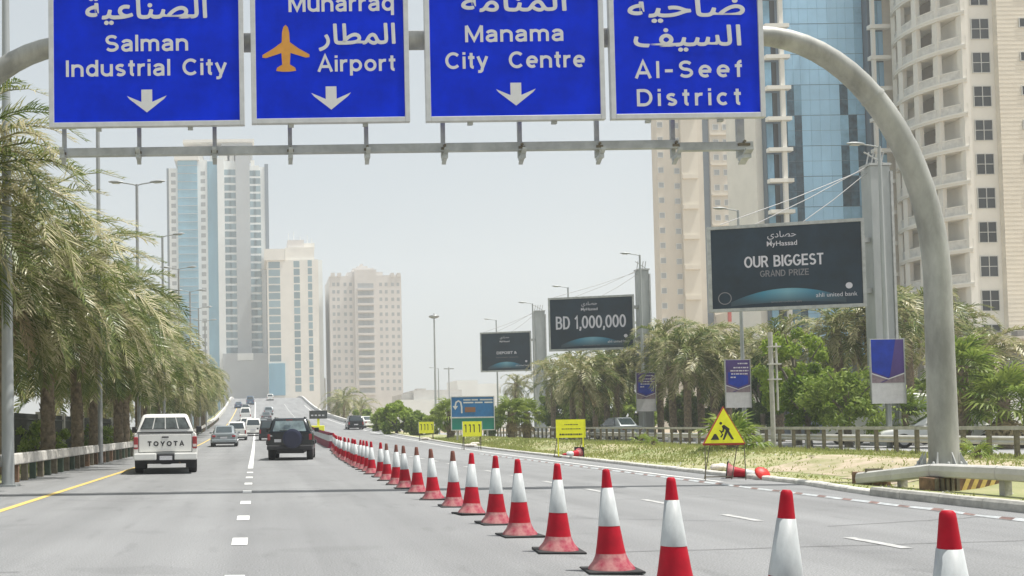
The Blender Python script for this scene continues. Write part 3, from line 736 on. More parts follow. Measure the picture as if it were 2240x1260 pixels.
# lower rail with hangers
ra, rb = gl(128, 322, .18), gl(1490, 315, .18); rc = gl(1655, 318, .18)
m = MB(); m.box(ra.x, rb.x, .10, .22, rb.z-.05, rb.z+.12); m.build('lower_rail', 'rail_grey', root, bevel=.008)
m = MB(); m.box(rb.x+.02, rc.x, .12, .24, rb.z-.10, rb.z+.07); m.build('lower_rail', 'rail_grey', root, bevel=.008)
for px_ in (136, 302, 469, 636, 805, 975, 1145, 1316, 1484, 1634):
    h = gl(px_, 343); t = gl(px_, 20); wd = .042 if px_ != 1634 else .075
    m = MB(); m.box(h.x-wd, h.x+wd, .225, .30, h.z+.05, t.z+1.2); m.build('hanger', 'rail_grey', root)
    m = MB(); m.box(h.x-wd*1.1, h.x+wd*1.1, -.02, .224, h.z-.02, h.z+.05)
    m.add([(h.x-wd, .224, h.z-.1), (h.x+wd, .224, h.z-.1), (h.x+wd*1.1, -.12, h.z+.12), (h.x-wd, -.12, h.z+.12), (h.x-wd, .224, h.z-.06), (h.x+wd, .224, h.z-.06), (h.x+wd*1.1, -.12, h.z+.17), (h.x-wd, -.12, h.z+.17)], [(3,2,1,0),(4,5,6,7),(0,1,5,4),(1,2,6,5),(2,3,7,6),(3,0,4,7)])
    m.build('bracket', 'rail_grey', root)
    m = MB(); m.box(h.x-wd*1.6, h.x+wd*1.6, .085, .30, rb.z-.02, rb.z+.03); m.tube([(h.x, .06, rb.z+.06), (h.x, .10, rb.z+.06)], .03, 6); m.build('clamp', 'wood_post', root)
SY = 19.86
def sign(x0, x1, yb, ytop, label):
    xm = (x0+x1)/2
    o = W(xm, yb, SY); t = W(xm, ytop, SY)
    r = thing('direction_sign', label, 'road sign', (o.x, SY, o.z), 0, 'blue direction signs on the gantry')
    a, b_ = W(x0, 150, SY).x-o.x, W(x1, 150, SY).x-o.x; h = t.z-o.z
    box1('panel', 'sign_blue', r, a+.09, b_-.09, 0, .04, .09, h-.09)
    for nm, q in (('frame_side', (a, a+.10, 0, h)), ('frame_side', (b_-.10, b_, 0, h)), ('frame_rail', (a+.101, b_-.101, 0, .10)), ('frame_rail', (a+.101, b_-.101, h-.10, h))):
        box1(nm, 'sign_frame', r, q[0], q[1], -.03, .09, q[2], q[3], bevel=.008)
    for fx in (.25, .72):
        box1('fixing', 'rail_grey', r, a+(b_-a)*fx-.05, a+(b_-a)*fx+.05, .05, .13, -.05, .02)
    def L(px, py): p = W(px, py, SY); return p.x-o.x, p.z-o.z
    def tx(s, x0, x1, y, cap, **k):
        p, q = L(x0, y), L(x1, y); text('lettering', 'sign_white', r, s, p[0], q[0], (p[1]+q[1])/2, cap/FPX*SY, -.004, **k)
    def ar(s, x0, x1, y, hpx):
        p, q = L(x0, y), L(x1, y); ftext('arabic_lettering', 'sign_white', r, arabic(s), p[0], q[0], (p[1]+q[1])/2, -.006, height=hpx/FPX*SY, offset=0, heavy=True)
    def arrow(px, y0, y1, w=88):
        c = L(px, y0); e = L(px, y1); k = w/2/FPX*SY; s = 12/FPX*SY; hh = c[1]-e[1]
        poly = [(c[0]-s, c[1]), (c[0]-s, e[1]+hh*.46), (c[0]-k, e[1]+hh*.73), (c[0]-k*.86, e[1]+hh*.58), (c[0], e[1]), (c[0]+k*.86, e[1]+hh*.58), (c[0]+k, e[1]+hh*.73), (c[0]+s, e[1]+hh*.46), (c[0]+s, c[1])]
        m = MB(); q = len(poly)
        V = [(x, -.004, z) for x, z in poly]
        m.add(V, [(0, 1, 7, 8), (1, 2, 3), (1, 3, 4), (1, 4, 7), (7, 4, 5), (7, 5, 6)])
        m.build('arrow', 'sign_white', r)
    return r, tx, ar, arrow, L
r, tx, ar, arrow, L = sign(107, 534, 277, -150, 'leftmost blue sign on the gantry, reading Salman Industrial City')
ar('الصناعية', 188, 452, 40, 66); tx('Salman', 229, 412, 112, 37); tx('Industrial City', 144, 496, 166, 37, gap=.10); arrow(321, 196, 246)
r, tx, ar, arrow, L = sign(549, 895, 269, -150, 'blue airport sign on the gantry with an orange aeroplane')
tx('Muharraq', 631, 862, 25, 38); ar('المطار', 698, 864, 96, 62); tx('Airport', 695, 866, 156, 36); arrow(724, 189, 240)
m = MB(); c0 = L(626, 157); u = FPX/SY
def pl(x, y): return (c0[0]+x/u, c0[1]+y/u)
half = [(0, 105), (5, 100), (8, 88), (9, 66), (28, 52), (52, 38), (52, 32), (44, 31), (10, 42), (8.5, 16), (20, 9), (22, 2), (8, 0), (0, 2)]
V = [(pl(x, y)[0], -.005, pl(x, y)[1]) for x, y in half]+[(pl(-x, y)[0], -.005, pl(-x, y)[1]) for x, y in half]
n2 = len(half); F = []
for a_, b2 in ((0, 1), (1, 2), (2, 3), ): F.append((a_, b2, n2+b2, n2+a_))
F += [(3, 4, 8), (4, 5, 6), (4, 6, 7), (4, 7, 8), (n2+3, n2+8, n2+4), (n2+4, n2+6, n2+5), (n2+4, n2+7, n2+6), (n2+4, n2+8, n2+7), (3, 8, n2+8, n2+3), (8, 9, n2+9, n2+8), (9, 12, n2+12, n2+9), (9, 10, 11), (9, 11, 12), (n2+9, n2+11, n2+10), (n2+9, n2+12, n2+11)]
m.add(V, F); m.build('aeroplane_symbol', 'sign_orange', r)
r, tx, ar, arrow, L = sign(930, 1322, 264, -150, 'third blue gantry sign from the left, reading Manama City Centre')
ar('المنامة', 1010, 1238, 24, 62); tx('Manama', 1017, 1234, 91, 37); tx('City  Centre', 974, 1280, 149, 37, gap=.10); arrow(1128, 181, 231)
r, tx, ar, arrow, L = sign(1334, 1671, 259, -150, 'rightmost blue gantry sign, reading Al-Seef District, without an arrow')
ar('ضاحية', 1374, 1628, 36, 64); ar('السيف', 1387, 1620, 100, 62); tx('Al-Seef', 1389, 1624, 170, 38, gap=.2); tx('District', 1393, 1622, 231, 38, gap=.22)

# ================================================================== LAMPS
def lamp_head(name, root_, c, d, mat='lamp_grey'):
    "cobra-head luminaire pointing along d"
    m = MB(); d = Vector(d).normalized(); q = Vector((-d.y, d.x, 0)); rings = []
    for t, w, h in ((0, .05, .05), (.12, .11, .07), (.35, .16, .09), (.62, .13, .075), (.8, .04, .03)):
        p = Vector(c)+d*t; rings.append([p+q*w*cos(a)+Vector((0, 0, h*sin(a)*(1 if sin(a) > 0 else .55))) for a in [2*pi*k/10 for k in range(10)]])
    m.loft(rings); h = m.build(name, mat, root_)
    m = MB(); p = Vector(c)+d*.42; m.obox(p+Vector((0, 0, -.055)), d*.2, q*.09, (0, 0, .012)); m.build('lens', 'lamp_lens', h)
def lamp(x, y, h, label, arms, group, z=0.0, r0=.105, mat='lamp_grey', r1=.05):
    r = thing('street_lamp', label, 'street lamp', (x, y, z), 0, group)
    m = MB(); m.tube([(0, 0, -.3), (0, 0, h*.5), (0, 0, h)], [r0, (r0+r1)/2, r1], 12); m.build('pole', mat, r)
    box1('base_plate', mat, r, -r0*1.5, r0*1.5, -r0*1.5, r0*1.5, 0, .05)
    for s in arms:
        m = MB(); m.tube([(0, 0, h-.05), (s*.25, 0, h+.02), (s*.75, 0, h+.10)], .032, 6); m.build('arm', mat, r)
        lamp_head('lamp_head', r, (s*.70, 0, h+.11), (s, 0, .06), mat)
    return r
for i, (Y, lab) in enumerate(((24.2, 'nearest left roadside lamp pole, thick and grey, in front of the first palm'), (39.5, 'slim grey lamp pole rising behind the leftmost sign into the palms'), (52.6, 'double-headed street lamp standing out against the sky left of the tallest tower'),
        (67, 'double-headed street lamp just in front of the tallest tower, left edge'), (81, 'pale double-headed lamp before the blue glass of the tallest tower'), (95, 'farthest pale lamp half hidden by palm fronds before the tower'), (109, 'far left lamp behind the palm tips'), (123, 'last left lamp along the palm row'))):
    x = -6.13 if Y > 30 else -5.98
    h = 14.25
    lamp(x, Y, h, lab, (-1, 1), 'street lamps left of the road', 0 if Y < 45 else rz(Y)*.3, r0=.16 if Y < 30 else .10, mat='lamp_grey' if i else 'mast_grey', r1=.075)
RL = [(46.3, 1945, 'tall single-arm lamp beside the largest billboard, carrying a blue banner'), (60, 1612, 'single-arm lamp in front of the beige tower, above the banner behind the triangle sign'),
      (75.5, 1405, 'single-arm lamp rising behind the second billboard mast'), (93, 1245, 'single-arm lamp behind the top edge of the middle billboard'), (105, 1163, 'single-arm lamp beside the mast of the smallest billboard'), (121, 1083, 'single-arm lamp above the left end of the smallest billboard'), (160, 985, 'far small lamp left of the smallest billboard')]
for Y, px_, lab in RL:
    lamp(29.1, Y, 14.0 if Y < 150 else 10.5, lab, (-1,), 'street lamps right of the road', 0, r0=.13, mat='mast_grey', r1=.07)
# high mast far away
p = W(953, 870, 170); r = thing('high_mast', 'thin far-off high mast light standing alone against the sky', 'mast', (p.x, 170, 0))
m = MB(); m.tube([(0, 0, -1), (0, 0, 20.4)], [.24, .12], 8); m.build('pole', 'mast_grey', r)
m = MB(); m.lathe([(.5, 19.6), (.9, 19.8), (.9, 20.0), (.3, 20.2)], 10); m.build('lamp_crown', 'lamp_grey', r)
for px_, t_ in ((983, 'thin far antenna pole between the high mast and the smallest billboard'),):
    p = W(px_, 870, 200); r = thing('antenna_pole', t_, 'pole', (p.x, 200, 0)); m = MB(); m.tube([(0, 0, 0), (0, 0, 13)], .12, 6); m.box(-1, 1, -.1, .1, 12.6, 12.8); m.build('mast', 'mast_grey', r)
# service pole near the green trees
p = G(1690, 936, .05); 
r = thing('utility_pole', 'short grey double pole between the red-topped banner and the green trees', 'pole', (W(1690, 900, 46).x, 46, 0))
m = MB(); m.tube([(0, 0, -.2), (0, 0, 5.4)], .10, 10); m.build('pole', 'concrete', r)
m = MB(); m.tube([(.28, .05, 1.8), (.28, .05, 4.9)], .045, 8); m.build('conduit', 'concrete_pale', r)
for z in (3.2, 3.9, 4.7): box1('crossbar', 'concrete_pale', r, -.12, .42, -.12, .12, z, z+.06)

# ================================================================== BILLBOARDS
def billboard(Y, x0, x1, yt, yb, mx0, mx1, mtop, label, kind):
    xm = (mx0+mx1)/2; ym = (yt+yb)/2
    o = W(xm, mtop, Y)
    r = thing('billboard', label, 'billboard', (o.x, Y, 0), 0, 'dark bank billboards on grey masts')
    def X(px): return W(px, ym, Y).x-o.x
    def Z(py): return W((x0+x1)/2, py, Y).z
    zt, zb = Z(yt), Z(yb); a, c = X(x0), X(x1); w = c-a; h = zt-zb; mw = X(mx1)-X(mx0)
    m = MB(); m.box(-mw/2, mw/2, -.3, .5, -.2, o.z); m.build('mast', 'mast_grey', r, bevel=.03)
    m = MB(); m.box(mw/2-.02, mw/2+.10, -.36, -.2, -.2, o.z-.3); m.build('mast_ladder_rail', 'galv', r)
    box1('mast_cap', 'galv', r, -mw/2-.05, mw/2+.05, -.35, .55, o.z, o.z+.12)
    m = MB()
    for k in range(5): m.tube([(-mw/2+mw*k/4, 0, o.z+.1), (-mw/2+mw*((k+1) % 5)/4-.1, 0, o.z+.75)], .035, 5)
    m.build('cable_anchor', 'galv', r)
    # panel box yawed a little towards the traffic
    p = bpy.data.objects.new('panel_box', None); COL.objects.link(p); p.parent = r; p.location = ((a+c)/2, -.15, zb)
    p.rotation_euler = (0, 0, radians(-15)); w = w*.915
    box1('backing', 'mast_grey', p, -w/2, w/2, .02, .42, 0, h)
    box1('poster', 'billboard_navy', p, -w/2+.08, w/2-.08, -.03, .019, .08, h-.08)
    f = MB(); t = .11
    for q in ((-w/2-.04, w/2+.04, 0-.05, t), (-w/2-.04, w/2+.04, h-t, h+.05)): f.box(q[0], q[1], -.10, .10, q[2], q[3])
    for q in ((-w/2-.04, -w/2+t), (w/2-t, w/2+.04)): f.box(q[0], q[1], -.10, .10, t+.001, h-t-.001)
    f.build('frame', 'galv', p)
    # printed glow on the poster
    gm = MATS.get('poster_glow')
    g = MB(); n = 28; V = []; ctrx = 0
    for i in range(n+1):
        x = -w*.36+w*.74*i/n; k = (1-((i/n-.5)*2)**2)
        V += [(x, -.034, h*.10+h*.14*k*1.0), (x, -.034, h*.05+h*.03*k)]
    g.add(V, [(2*i+1, 2*i+3, 2*i+2, 2*i) for i in range(n)]); g.build('poster_glow', glow_mat(w, h), p)
    g = MB(); V = []
    for i in range(n+1):
        x = -w*.38+w*.76*i/n; k = (1-((i/n-.5)*2)**2)
        V += [(x, -.036, h*.105+h*.145*k), (x, -.036, h*.095+h*.125*k)]
    def tl(s, f0, f1, z, mat='billboard_text', off=.0, hh=None):
        return ftext('lettering', mat, p, s, -w/2+w*f0, -w/2+w*f1, h*z, -.04, height=hh, offset=off)
    tl(arabic('حصادي'), .39, .575, .845); tl('MyHassad', .385, .58, .745, off=.01)
    if kind == 0:
        text('lettering', 'billboard_text', p, 'OUR BIGGEST', -w/2+w*.235, -w/2+w*.745, h*.50, h*.135, -.036, bold=.15)
        text('lettering', 'billboard_dim', p, 'GRAND PRIZE', -w/2+w*.335, -w/2+w*.65, h*.385, h*.075, -.036, bold=.14)
    elif kind == 1:
        text('lettering', 'billboard_text', p, 'BD 1,000,000', -w/2+w*.085, -w/2+w*.905, h*.40, h*.25, -.036, bold=.15)
    else:
        tl('DEPOSIT &', .32, .72, .44, off=.02, hh=w*.075); tl('WIN EVERY MONTH', .30, .74, .34, 'billboard_dim', hh=w*.03)
    tl('ahli united bank', .69, .95, .12, off=.0, hh=w*.042)
    g = MB(); g.add([(w*.40+w*.022*cos(2*pi*k/14), -.037, h*.24+w*.022*sin(2*pi*k/14)) for k in range(14)], [tuple(reversed(range(14)))]); g.build('bank_symbol', 'billboard_text', p)
    g = MB()
    if kind == 0:
        V = []
        for k in range(25): V += [(-w*.40+w*.045*cos(2*pi*k/24), -.037, h*.15+w*.045*sin(2*pi*k/24)), (-w*.40+w*.039*cos(2*pi*k/24), -.037, h*.15+w*.039*sin(2*pi*k/24))]
        g.add(V, [(2*i, 2*i+1, 2*i+3, 2*i+2) for i in range(24)]); g.build('round_emblem', 'billboard_dim', p)
    tl('terms and conditions apply', .40, .60, .075, 'billboard_dim')
    # stay cables
    for fx, dx in ((.62, -.2), (.30, .1), (.05, .0)):
        m = MB(); A = Vector((-mw/2, 0, o.z-.1+dx)); B = Vector(((a+c)/2-w/2+w*fx, -.1, zt)); m.tube([A, (A+B)/2-Vector((0, 0, .08)), B], .022, 5); m.build('stay_cable', 'cable', r)
    for zz in (zb+h*.2, zb+h*.8): box1('bracket', 'galv', r, c-.05, -mw/2+.02, -.1, .2, zz-.12, zz+.12)
    return r
_gl = {}
def glow_mat(w, h):
    k = round(w, 1)
    if k in _gl: return _gl[k]
    m = bpy.data.materials.new('poster_print'); m.use_nodes = True; n = m.node_tree; b = n.nodes['Principled BSDF']
    tc = n.nodes.new('ShaderNodeTexCoord'); sx = n.nodes.new('ShaderNodeSeparateXYZ'); n.links.new(tc.outputs['Object'], sx.inputs[0])
    r = n.nodes.new('ShaderNodeMapRange'); r.inputs[1].default_value = -w*.36; r.inputs[2].default_value = w*.38; n.links.new(sx.outputs[0], r.inputs[0])
    c = n.nodes.new('ShaderNodeValToRGB'); e = c.color_ramp.elements; e[0].position = 0; e[0].color = (.02, .045, .065, 1); e[1].position = 1; e[1].color = (.02, .045, .065, 1)
    q = e.new(.28); q.color = (.03, .22, .34, 1); q = e.new(.5); q.color = (.16, .36, .46, 1); q = e.new(.72); q.color = (.03, .20, .32, 1)
    n.links.new(r.outputs[0], c.inputs[0])
    rz_ = n.nodes.new('ShaderNodeMapRange'); rz_.inputs[1].default_value = h*.06; rz_.inputs[2].default_value = h*.20; n.links.new(sx.outputs[2], rz_.inputs[0])
    mx = n.nodes.new('ShaderNodeMix'); mx.data_type = 'RGBA'; mx.inputs[6].default_value = (.02, .045, .065, 1)
    n.links.new(rz_.outputs[0], mx.inputs[0]); n.links.new(c.outputs[0], mx.inputs[7]); n.links.new(mx.outputs[2], b.inputs['Base Color']); b.inputs['Roughness'].default_value = .35
    _gl[k] = m; MATS['glow%g' % k] = m; return m
billboard(50, 1546, 1882, 491, 676, 1895, 1938, 365, 'largest and nearest dark billboard, reading OUR BIGGEST', 0)
billboard(80.7, 1195, 1388, 650, 765, 1393, 1416, 592, 'middle dark billboard, reading BD 1,000,000', 1)
billboard(110, 1047, 1164, 727, 812, 1169, 1190, 682, 'smallest and farthest dark billboard of the row', 2)

# ================================================================== BANNERS ON LAMP POLES
def banner(Y, x0, x1, y0, y1, label, lines):
    o = W((x0+x1)/2, y1, Y); r = thing('pole_banner', label, 'banner', (o.x, Y-.25, o.z), 0, 'blue banners on the right lamp poles')
    w = (W(x1, 800, Y).x-W(x0, 800, Y).x); h = W(x0, y0, Y).z-W(x0, y1, Y).z; a = -w/2
    box1('board', 'banner_white', r, a, -a, 0, .06, 0, h)
    box1('frame', 'galv', r, a-.03, a, -.02, .08, -.02, h+.03); box1('frame', 'galv', r, -a, -a+.03, -.02, .08, -.02, h+.03)
    def q(name, mat, pts, y=-.004): m = MB(); m.add([(x*w/2, y, z*h) for x, z in pts], [tuple(range(len(pts)))]); return m.build(name, mat, r)
    q('print_sand', 'banner_sand', [(-.97, .32), (.97, .32), (.97, .62), (-.97, .62)])
    q('print_violet', 'banner_violet', [(-.97, .47), (0, .385), (.97, .47), (.97, .99), (-.97, .99)], -.006)
    q('print_blue', 'banner_blue', [(-.90, .49), (0, .405), (.1, .42), (.5, .99), (-.97, .99), (-.97, .52)] if not lines else [(-.80, .50), (0, .42), (.80, .50), (.80, .66), (-.80, .74)], -.008)
    q('print_edge', 'banner_white', [(-.97, .455), (0, .37), (0, .385), (-.97, .475)], -.010); q('print_edge', 'banner_white', [(0, .37), (.97, .455), (.97, .475), (0, .385)], -.010)
    q('print_cross', 'banner_violet', [(-.5, .325), (-.35, .325), (.5, .42), (.42, .425)], -.0065)
    if lines:
        for i, (u0, u1, zz) in enumerate(((.0, .85, .915), (-.35, .85, .83), (-.6, .85, .765), (-.55, .8, .70), (-.6, -.15, .63))):
            k = u0
            while k < u1-.05:
                e = min(u1, k+.1+.16*((i*7+int(k*10)) % 3)/2); q('print_line', 'billboard_text', [(k, zz-.012), (e, zz-.012), (e, zz+.014), (k, zz+.014)], -.0085); k = e+.05
    for zz in (.1, .9): box1('bracket', 'galv', r, .0, .09, .06, .17, h*zz, h*zz+.05)
    return r
banner(46.3, 1901, 1974, 742, 883, 'largest blue banner with a plain chevron, beside the arch pole', False)
banner(60, 1585, 1639, 787, 892, 'blue and violet banner with white lines right above the yellow triangle sign', True)
banner(75.5, 1391, 1432, 815, 900, 'smallest blue banner, below the mast of the middle billboard', True)

# ================================================================== FENCES AND GUARDRAILS
# right metal rail with posts
r = thing('verge_rail', 'long weathered rail on closely set posts behind the right verge', 'railing', (FENX, 40, 0))
def fx(Y): return 0.0
ys = [15+i*1.2 for i in range(94)]
pm = MB(); pm.box(-.055, .055, -.055, .055, -.3, .93); pmesh = pm.mesh('post', 'wood_post'); pmesh2 = pm.mesh('post', 'concrete')
for i, Y in enumerate(ys):
    place('post', pmesh, r, 0, Y-40, rz(Y)*.25)
for i in range(0, len(ys)-1, 2):
    a, c = ys[i], ys[min(i+2, len(ys)-1)]
    m = MB(); za, zb = rz(a)*.25, rz(c)*.25
    for z0, z1, t in ((.93, 1.05, .05),):
        m.add([(-t, a-40+.01, za+z0), (t, a-40+.01, za+z0), (t, c-40-.01, zb+z0), (-t, c-40-.01, zb+z0), (-t, a-40+.01, za+z1), (t, a-40+.01, za+z1), (t, c-40-.01, zb+z1), (-t, c-40-.01, zb+z1)], [(3,2,1,0),(4,5,6,7),(0,1,5,4),(1,2,6,5),(2,3,7,6),(3,0,4,7)])
    m.build('rail', 'concrete', r)
# second barrier beyond, along the service road
def wbeam(m, p0, p1, z, h=.31, t=.08, side=-1, mi=0):
    "corrugated guardrail beam from p0 to p1 (x,y,z0), bulging to side"
    prof = [(0, 0), (.06, .18), (.06, .3), (0, .5), (.06, .7), (.06, .82), (0, 1)]
    p0, p1 = Vector(p0), Vector(p1); d = (p1-p0).normalized(); q = Vector((-d.y, d.x, 0))*side
    V = []
    for P in (p0, p1):
        for a, b_ in prof: V.append(P+q*a*t/.06+Vector((0, 0, z+h*b_)))
    for P in (p0, p1):
        for a, b_ in prof: V.append(P+q*(a*t/.06-.012)+Vector((0, 0, z+h*b_)))
    n = len(prof)
    F = [(i, i+1, n+i+1, n+i) for i in range(n-1)]+[(2*n+i+1, 2*n+i, 3*n+i, 3*n+i+1) for i in range(n-1)]
    F += [(i+1, i, 2*n+i, 2*n+i+1) for i in range(n-1)]+[(n+i, n+i+1, 3*n+i+1, 3*n+i) for i in range(n-1)]+[(n-1, 2*n-1, 4*n-1, 3*n-1), (n, 0, 2*n, 3*n)]
    m.add(V, F, mi)
r = thing('service_road_barrier', 'pale low barrier seen between the posts of the verge rail', 'barrier', (26.2, 40, 0))
for i in range(24):
    a = 20+i*4
    m = MB(); wbeam(m, (0, a-40, 0), (0, a+3.98-40, 0), .38, .30, .05, 1); m.build('beam', 'concrete_pale', r)
    m = MB(); m.box(.0, .12, a-40, a-40+.12, -.1, .6); m.build('post', 'galv', r)
r = thing('service_kerb', 'white concrete kerb wall far behind the verge rail', 'kerb wall', (40.2, 60, 0))
for i in range(30): box1('kerb_block', 'kerb_white', r, 0, .3, i*5-40, i*5-35.03, -.05, .32)

# left guardrail
r = thing('roadside_guardrail', 'white beam guardrail on dark posts running along the left roadside below the palms', 'guardrail', (-6.25, 40, 0))
for i in range(52):
    a = 12+i*3.0; za = rz(a); zb = rz(a+3)
    m = MB(); m.add([(-.07, a-40, za+.46), (.09, a-40, za+.46), (.09, a+2.98-40, zb+.46), (-.07, a+2.98-40, zb+.46), (-.09, a-40, za+.75), (.06, a-40, za+.75), (.06, a+2.98-40, zb+.75), (-.09, a+2.98-40, zb+.75)], [(3,2,1,0),(4,5,6,7),(0,1,5,4),(1,2,6,5),(2,3,7,6),(3,0,4,7)])
    m.build('beam', 'beam_white', r, bevel=.03)
    for s in (.1, 1.1, 2.1):
        m = MB(); zz = rz(a+s); m.box(-.10, .06, a+s-40, a+s-40+.16, zz-.2, zz+.46); m.build('post', ('wood_post', 'wood_post', 'post_green', 'rust')[int((i*1.7+s*2) % 4)] if i > 2 else 'wood_post', r)
# iron fence left
r = thing('slat_fence', 'dark vertical slat fence behind the left palm trunks', 'fence', (-10.4, 24, 0))
pm = MB(); pm.box(-.02, .02, -.055, .055, 0, 2.05); sm_ = pm.mesh('slat', 'fence_iron')
for i in range(220): place('slat', sm_, r, 0, i*.24, .08)
for z in (.35, 1.85):
    box1('rail', 'fence_iron', r, .025, .07, 0, 53, z, z+.07)
for i in range(0, 54, 6): box1('fence_post', 'concrete', r, -.12, .12, i-.10, i+.10, 0, 2.25)

# foreground guardrail on the right
r = thing('kerbside_guardrail', 'pale beam guardrail with rusty ramped end in the right foreground', 'guardrail', (12.0, 16.3, 0))
def gz_(Y): return vz(12.0, Y)
P_ = [(-.12, 19.9, .10), (-.05, 18.9, .22), (0, 17.9, .34), (0, 16.3, .36), (0, 14.3, .35), (0, 12.3, .35), (.1, 10.3, .35), (.1, 8.3, .35)]
for (a, b_) in zip(P_, P_[1:]):
    m = MB(); d = .012
    A_, B_ = Vector((b_[0], b_[1]-16.3, b_[2]-.06)), Vector((a[0], a[1]-16.3-d, a[2]-.06)); V = []
    for P in (A_, B_): V += [P+Vector(q) for q in ((-.07, 0, .02), (-.09, 0, .11), (-.07, 0, .20), (-.03, 0, .23), (.12, 0, .23), (.14, 0, .0), (-.04, 0, .0))]
    m.add(V, [(i+1, i, 7+i, 7+i+1) for i in range(6)]+[(0, 6, 13, 7), tuple(range(7)), tuple(reversed(range(7, 14)))]); m.build('beam', 'concrete_pale', r, fix=True)
for Y in (18.9, 17.7, 16.3, 15.3, 14.2, 12.8, 11.4, 10): 
    m = MB(); z0 = gz_(Y); m.box(.03, .15, Y-16.3-.06, Y-16.3+.06, -.2, .30 if Y < 18.5 else .2); m.build('post', 'kerb', r)
m = MB(); m.box(-.13, .15, 3.35, 3.85, .0, .28); m.build('end_terminal', 'rust', r, bevel=.03)
m = MB(); m.box(-.15, .17, 3.3, 3.36, .12, .36); m.build('end_plate', 'wood_post', r)
m = MB(); m.box(-.10, .12, 3.0, 3.34, -.05, .12); m.build('end_foot', 'rust', r)
# hazard striped block behind it
p = W(1985, 1062, 18.4)
r = thing('hazard_block', 'rusty block with yellow and black diagonal stripes under the foreground guardrail', 'hazard marker', (11.9, 17.6, .0))
box1('body', 'rust', r, -.1, 1.15, 0, .4, -.1, .275, bevel=.02)
for k in range(5): box1('rib', 'wood_post', r, -.08+k*.09, -.03+k*.09, -.04, 0, 0, .27)
for k in range(5):
    m = MB(); x = .36+k*.15; m.add([(x, -.006, .0), (x+.08, -.006, .0), (x+.20, -.006, .27), (x+.12, -.006, .27)], [(0, 1, 2, 3)]); m.build('stripe', 'paint_yellow', r)

# ================================================================== ROADWORK SIGNS
def frame_sign(x0, x1, y0, y1, foot, label, Y, lines, n=2):
    o = W((x0+x1)/2, foot, Y); zt, zb = W(x0, y0, Y).z, W(x0, y1, Y).z; w = (x1-x0)/FPX*Y; bz_ = o.z
    r = thing('roadwork_board', label, 'roadworks sign', (o.x, Y, bz_), 0, 'yellow roadwork boards on stands')
    box1('panel', 'sign_yellow', r, -w/2, w/2, 0, .025, zb-bz_, zt-bz_)
    m = MB(); a = w/2
    for q in ((-a-.02, -a, zb-bz_, zt-bz_), (a, a+.02, zb-bz_, zt-bz_)): m.box(q[0], q[1], -.012, .03, q[2], q[3])
    m.build('rim', 'sign_white' if lines == 2 else 'sign_yellow', r)
    for s in (-1, 1):
        box1('leg', 'sign_yellow' if Y < 45 else 'wood_post', r, s*w*.44-.022, s*w*.44+.022, .026, .07, 0, zt-bz_-.05)
        m = MB(); m.tube([(s*w*.44, .07, (zt-bz_)*.6), (s*w*.44, .62, 0)], .016, 5); m.build('stay', 'wood_post', r)
        box1('foot', 'wood_post', r, s*w*.44-.025, s*w*.44+.025, -.25, .65, 0, .04)
    h = zt-zb
    if lines == 3:
        for i, (f0, f1, f2) in enumerate(((.28, .78, .70), (.18, .85, .46), (.10, .92, .14))):
            x = -a+w*f0; k = 0; zz = zb-bz_+h*f2
            while x < -a+w*f1-.03:
                e = x+.035+.05*((k*5+i*3) % 4)/3; m = MB(); th = .035+.03*(i == 2)
                m.add([(x, -.003, zz), (e, -.003, zz), (e, -.003, zz+th), (x, -.003, zz+th)], [(0, 1, 2, 3)]); m.build('print', 'sign_black', r); x = e+.022; k += 1
    else:
        for k, f in enumerate((.15, .38, .58, .86)):
            x = -a+w*f; m = MB(); m.add([(x, -.003, zb-bz_+h*.28), (x+.05, -.003, zb-bz_+h*.28), (x+.05, -.003, zb-bz_+h*.8), (x, -.003, zb-bz_+h*.8)], [(0, 1, 2, 3)]); m.build('print', 'sign_black', r)
            m = MB(); m.add([(x-.05, -.003, zb-bz_+h*.72), (x-.003, -.003, zb-bz_+h*.72), (x-.003, -.003, zb-bz_+h*.8), (x-.05, -.003, zb-bz_+h*.8)], [(0, 1, 2, 3)]); m.build('print', 'sign_black', r)
    return r
frame_sign(1219, 1281, 918, 958, 1000, 'nearest rectangular yellow roadwork board with lines of small black writing', 39.5, 3)
frame_sign(1013, 1055, 922, 955, 986, 'yellow roadwork board in front of the blue u-turn sign', 54, 2)
frame_sign(917, 950, 923, 948, 970, 'farthest yellow roadwork board, left of the blue u-turn sign', 77, 2)
# triangle
TY = 22.6; o = G(1587, 1051, 0); TY = o.y
r = thing('roadwork_triangle', 'yellow triangular men-at-work sign on four thin legs', 'warning sign', (o.x, TY, 0))
s = TY/FPX; zt, zb = W(1583, 889, TY).z, W(1583, 971, TY).z; hw = 46.5*s
def tri(name, mat, k, y0, y1):
    c = (zt+2*zb)/3; m = MB(); m.prism_xz([(-hw*k, c+(zb-c)*k), (hw*k, c+(zb-c)*k), (0, c+(zt-c)*k)], y0, y1); return m.build(name, mat, r)
tri('border', 'sign_red', 1.0, 0, .03); tri('panel', 'sign_yellow', .93, -.004, -.001)
def fig(name, pts): m = MB(); m.add([(x*s, -.009, zb+z*s) for x, z in pts], [tuple(range(len(pts)))]); return m.build(name, 'sign_black', r)
fig('heap_symbol', [(-30, 9), (-11, 9), (-14, 16), (-18, 22), (-22, 22), (-26, 15)])
fig('worker_torso', [(-5, 39), (0, 42), (12, 33), (11, 27), (6, 28), (0, 33), (-4, 35)]); fig('worker_leg', [(6, 29), (11, 28), (21, 10), (16, 9), (9, 20)]); fig('worker_leg', [(4, 30), (9, 28), (5, 19), (0, 9), (-4, 9), (0, 20)])
fig('worker_arm', [(-2, 37), (1, 36), (-1, 26), (-7, 24), (-8, 27), (-4, 29)]); fig('shovel', [(-11, 30), (-9, 31), (-2, 20), (-6, 14), (-9, 15), (-5, 21)])
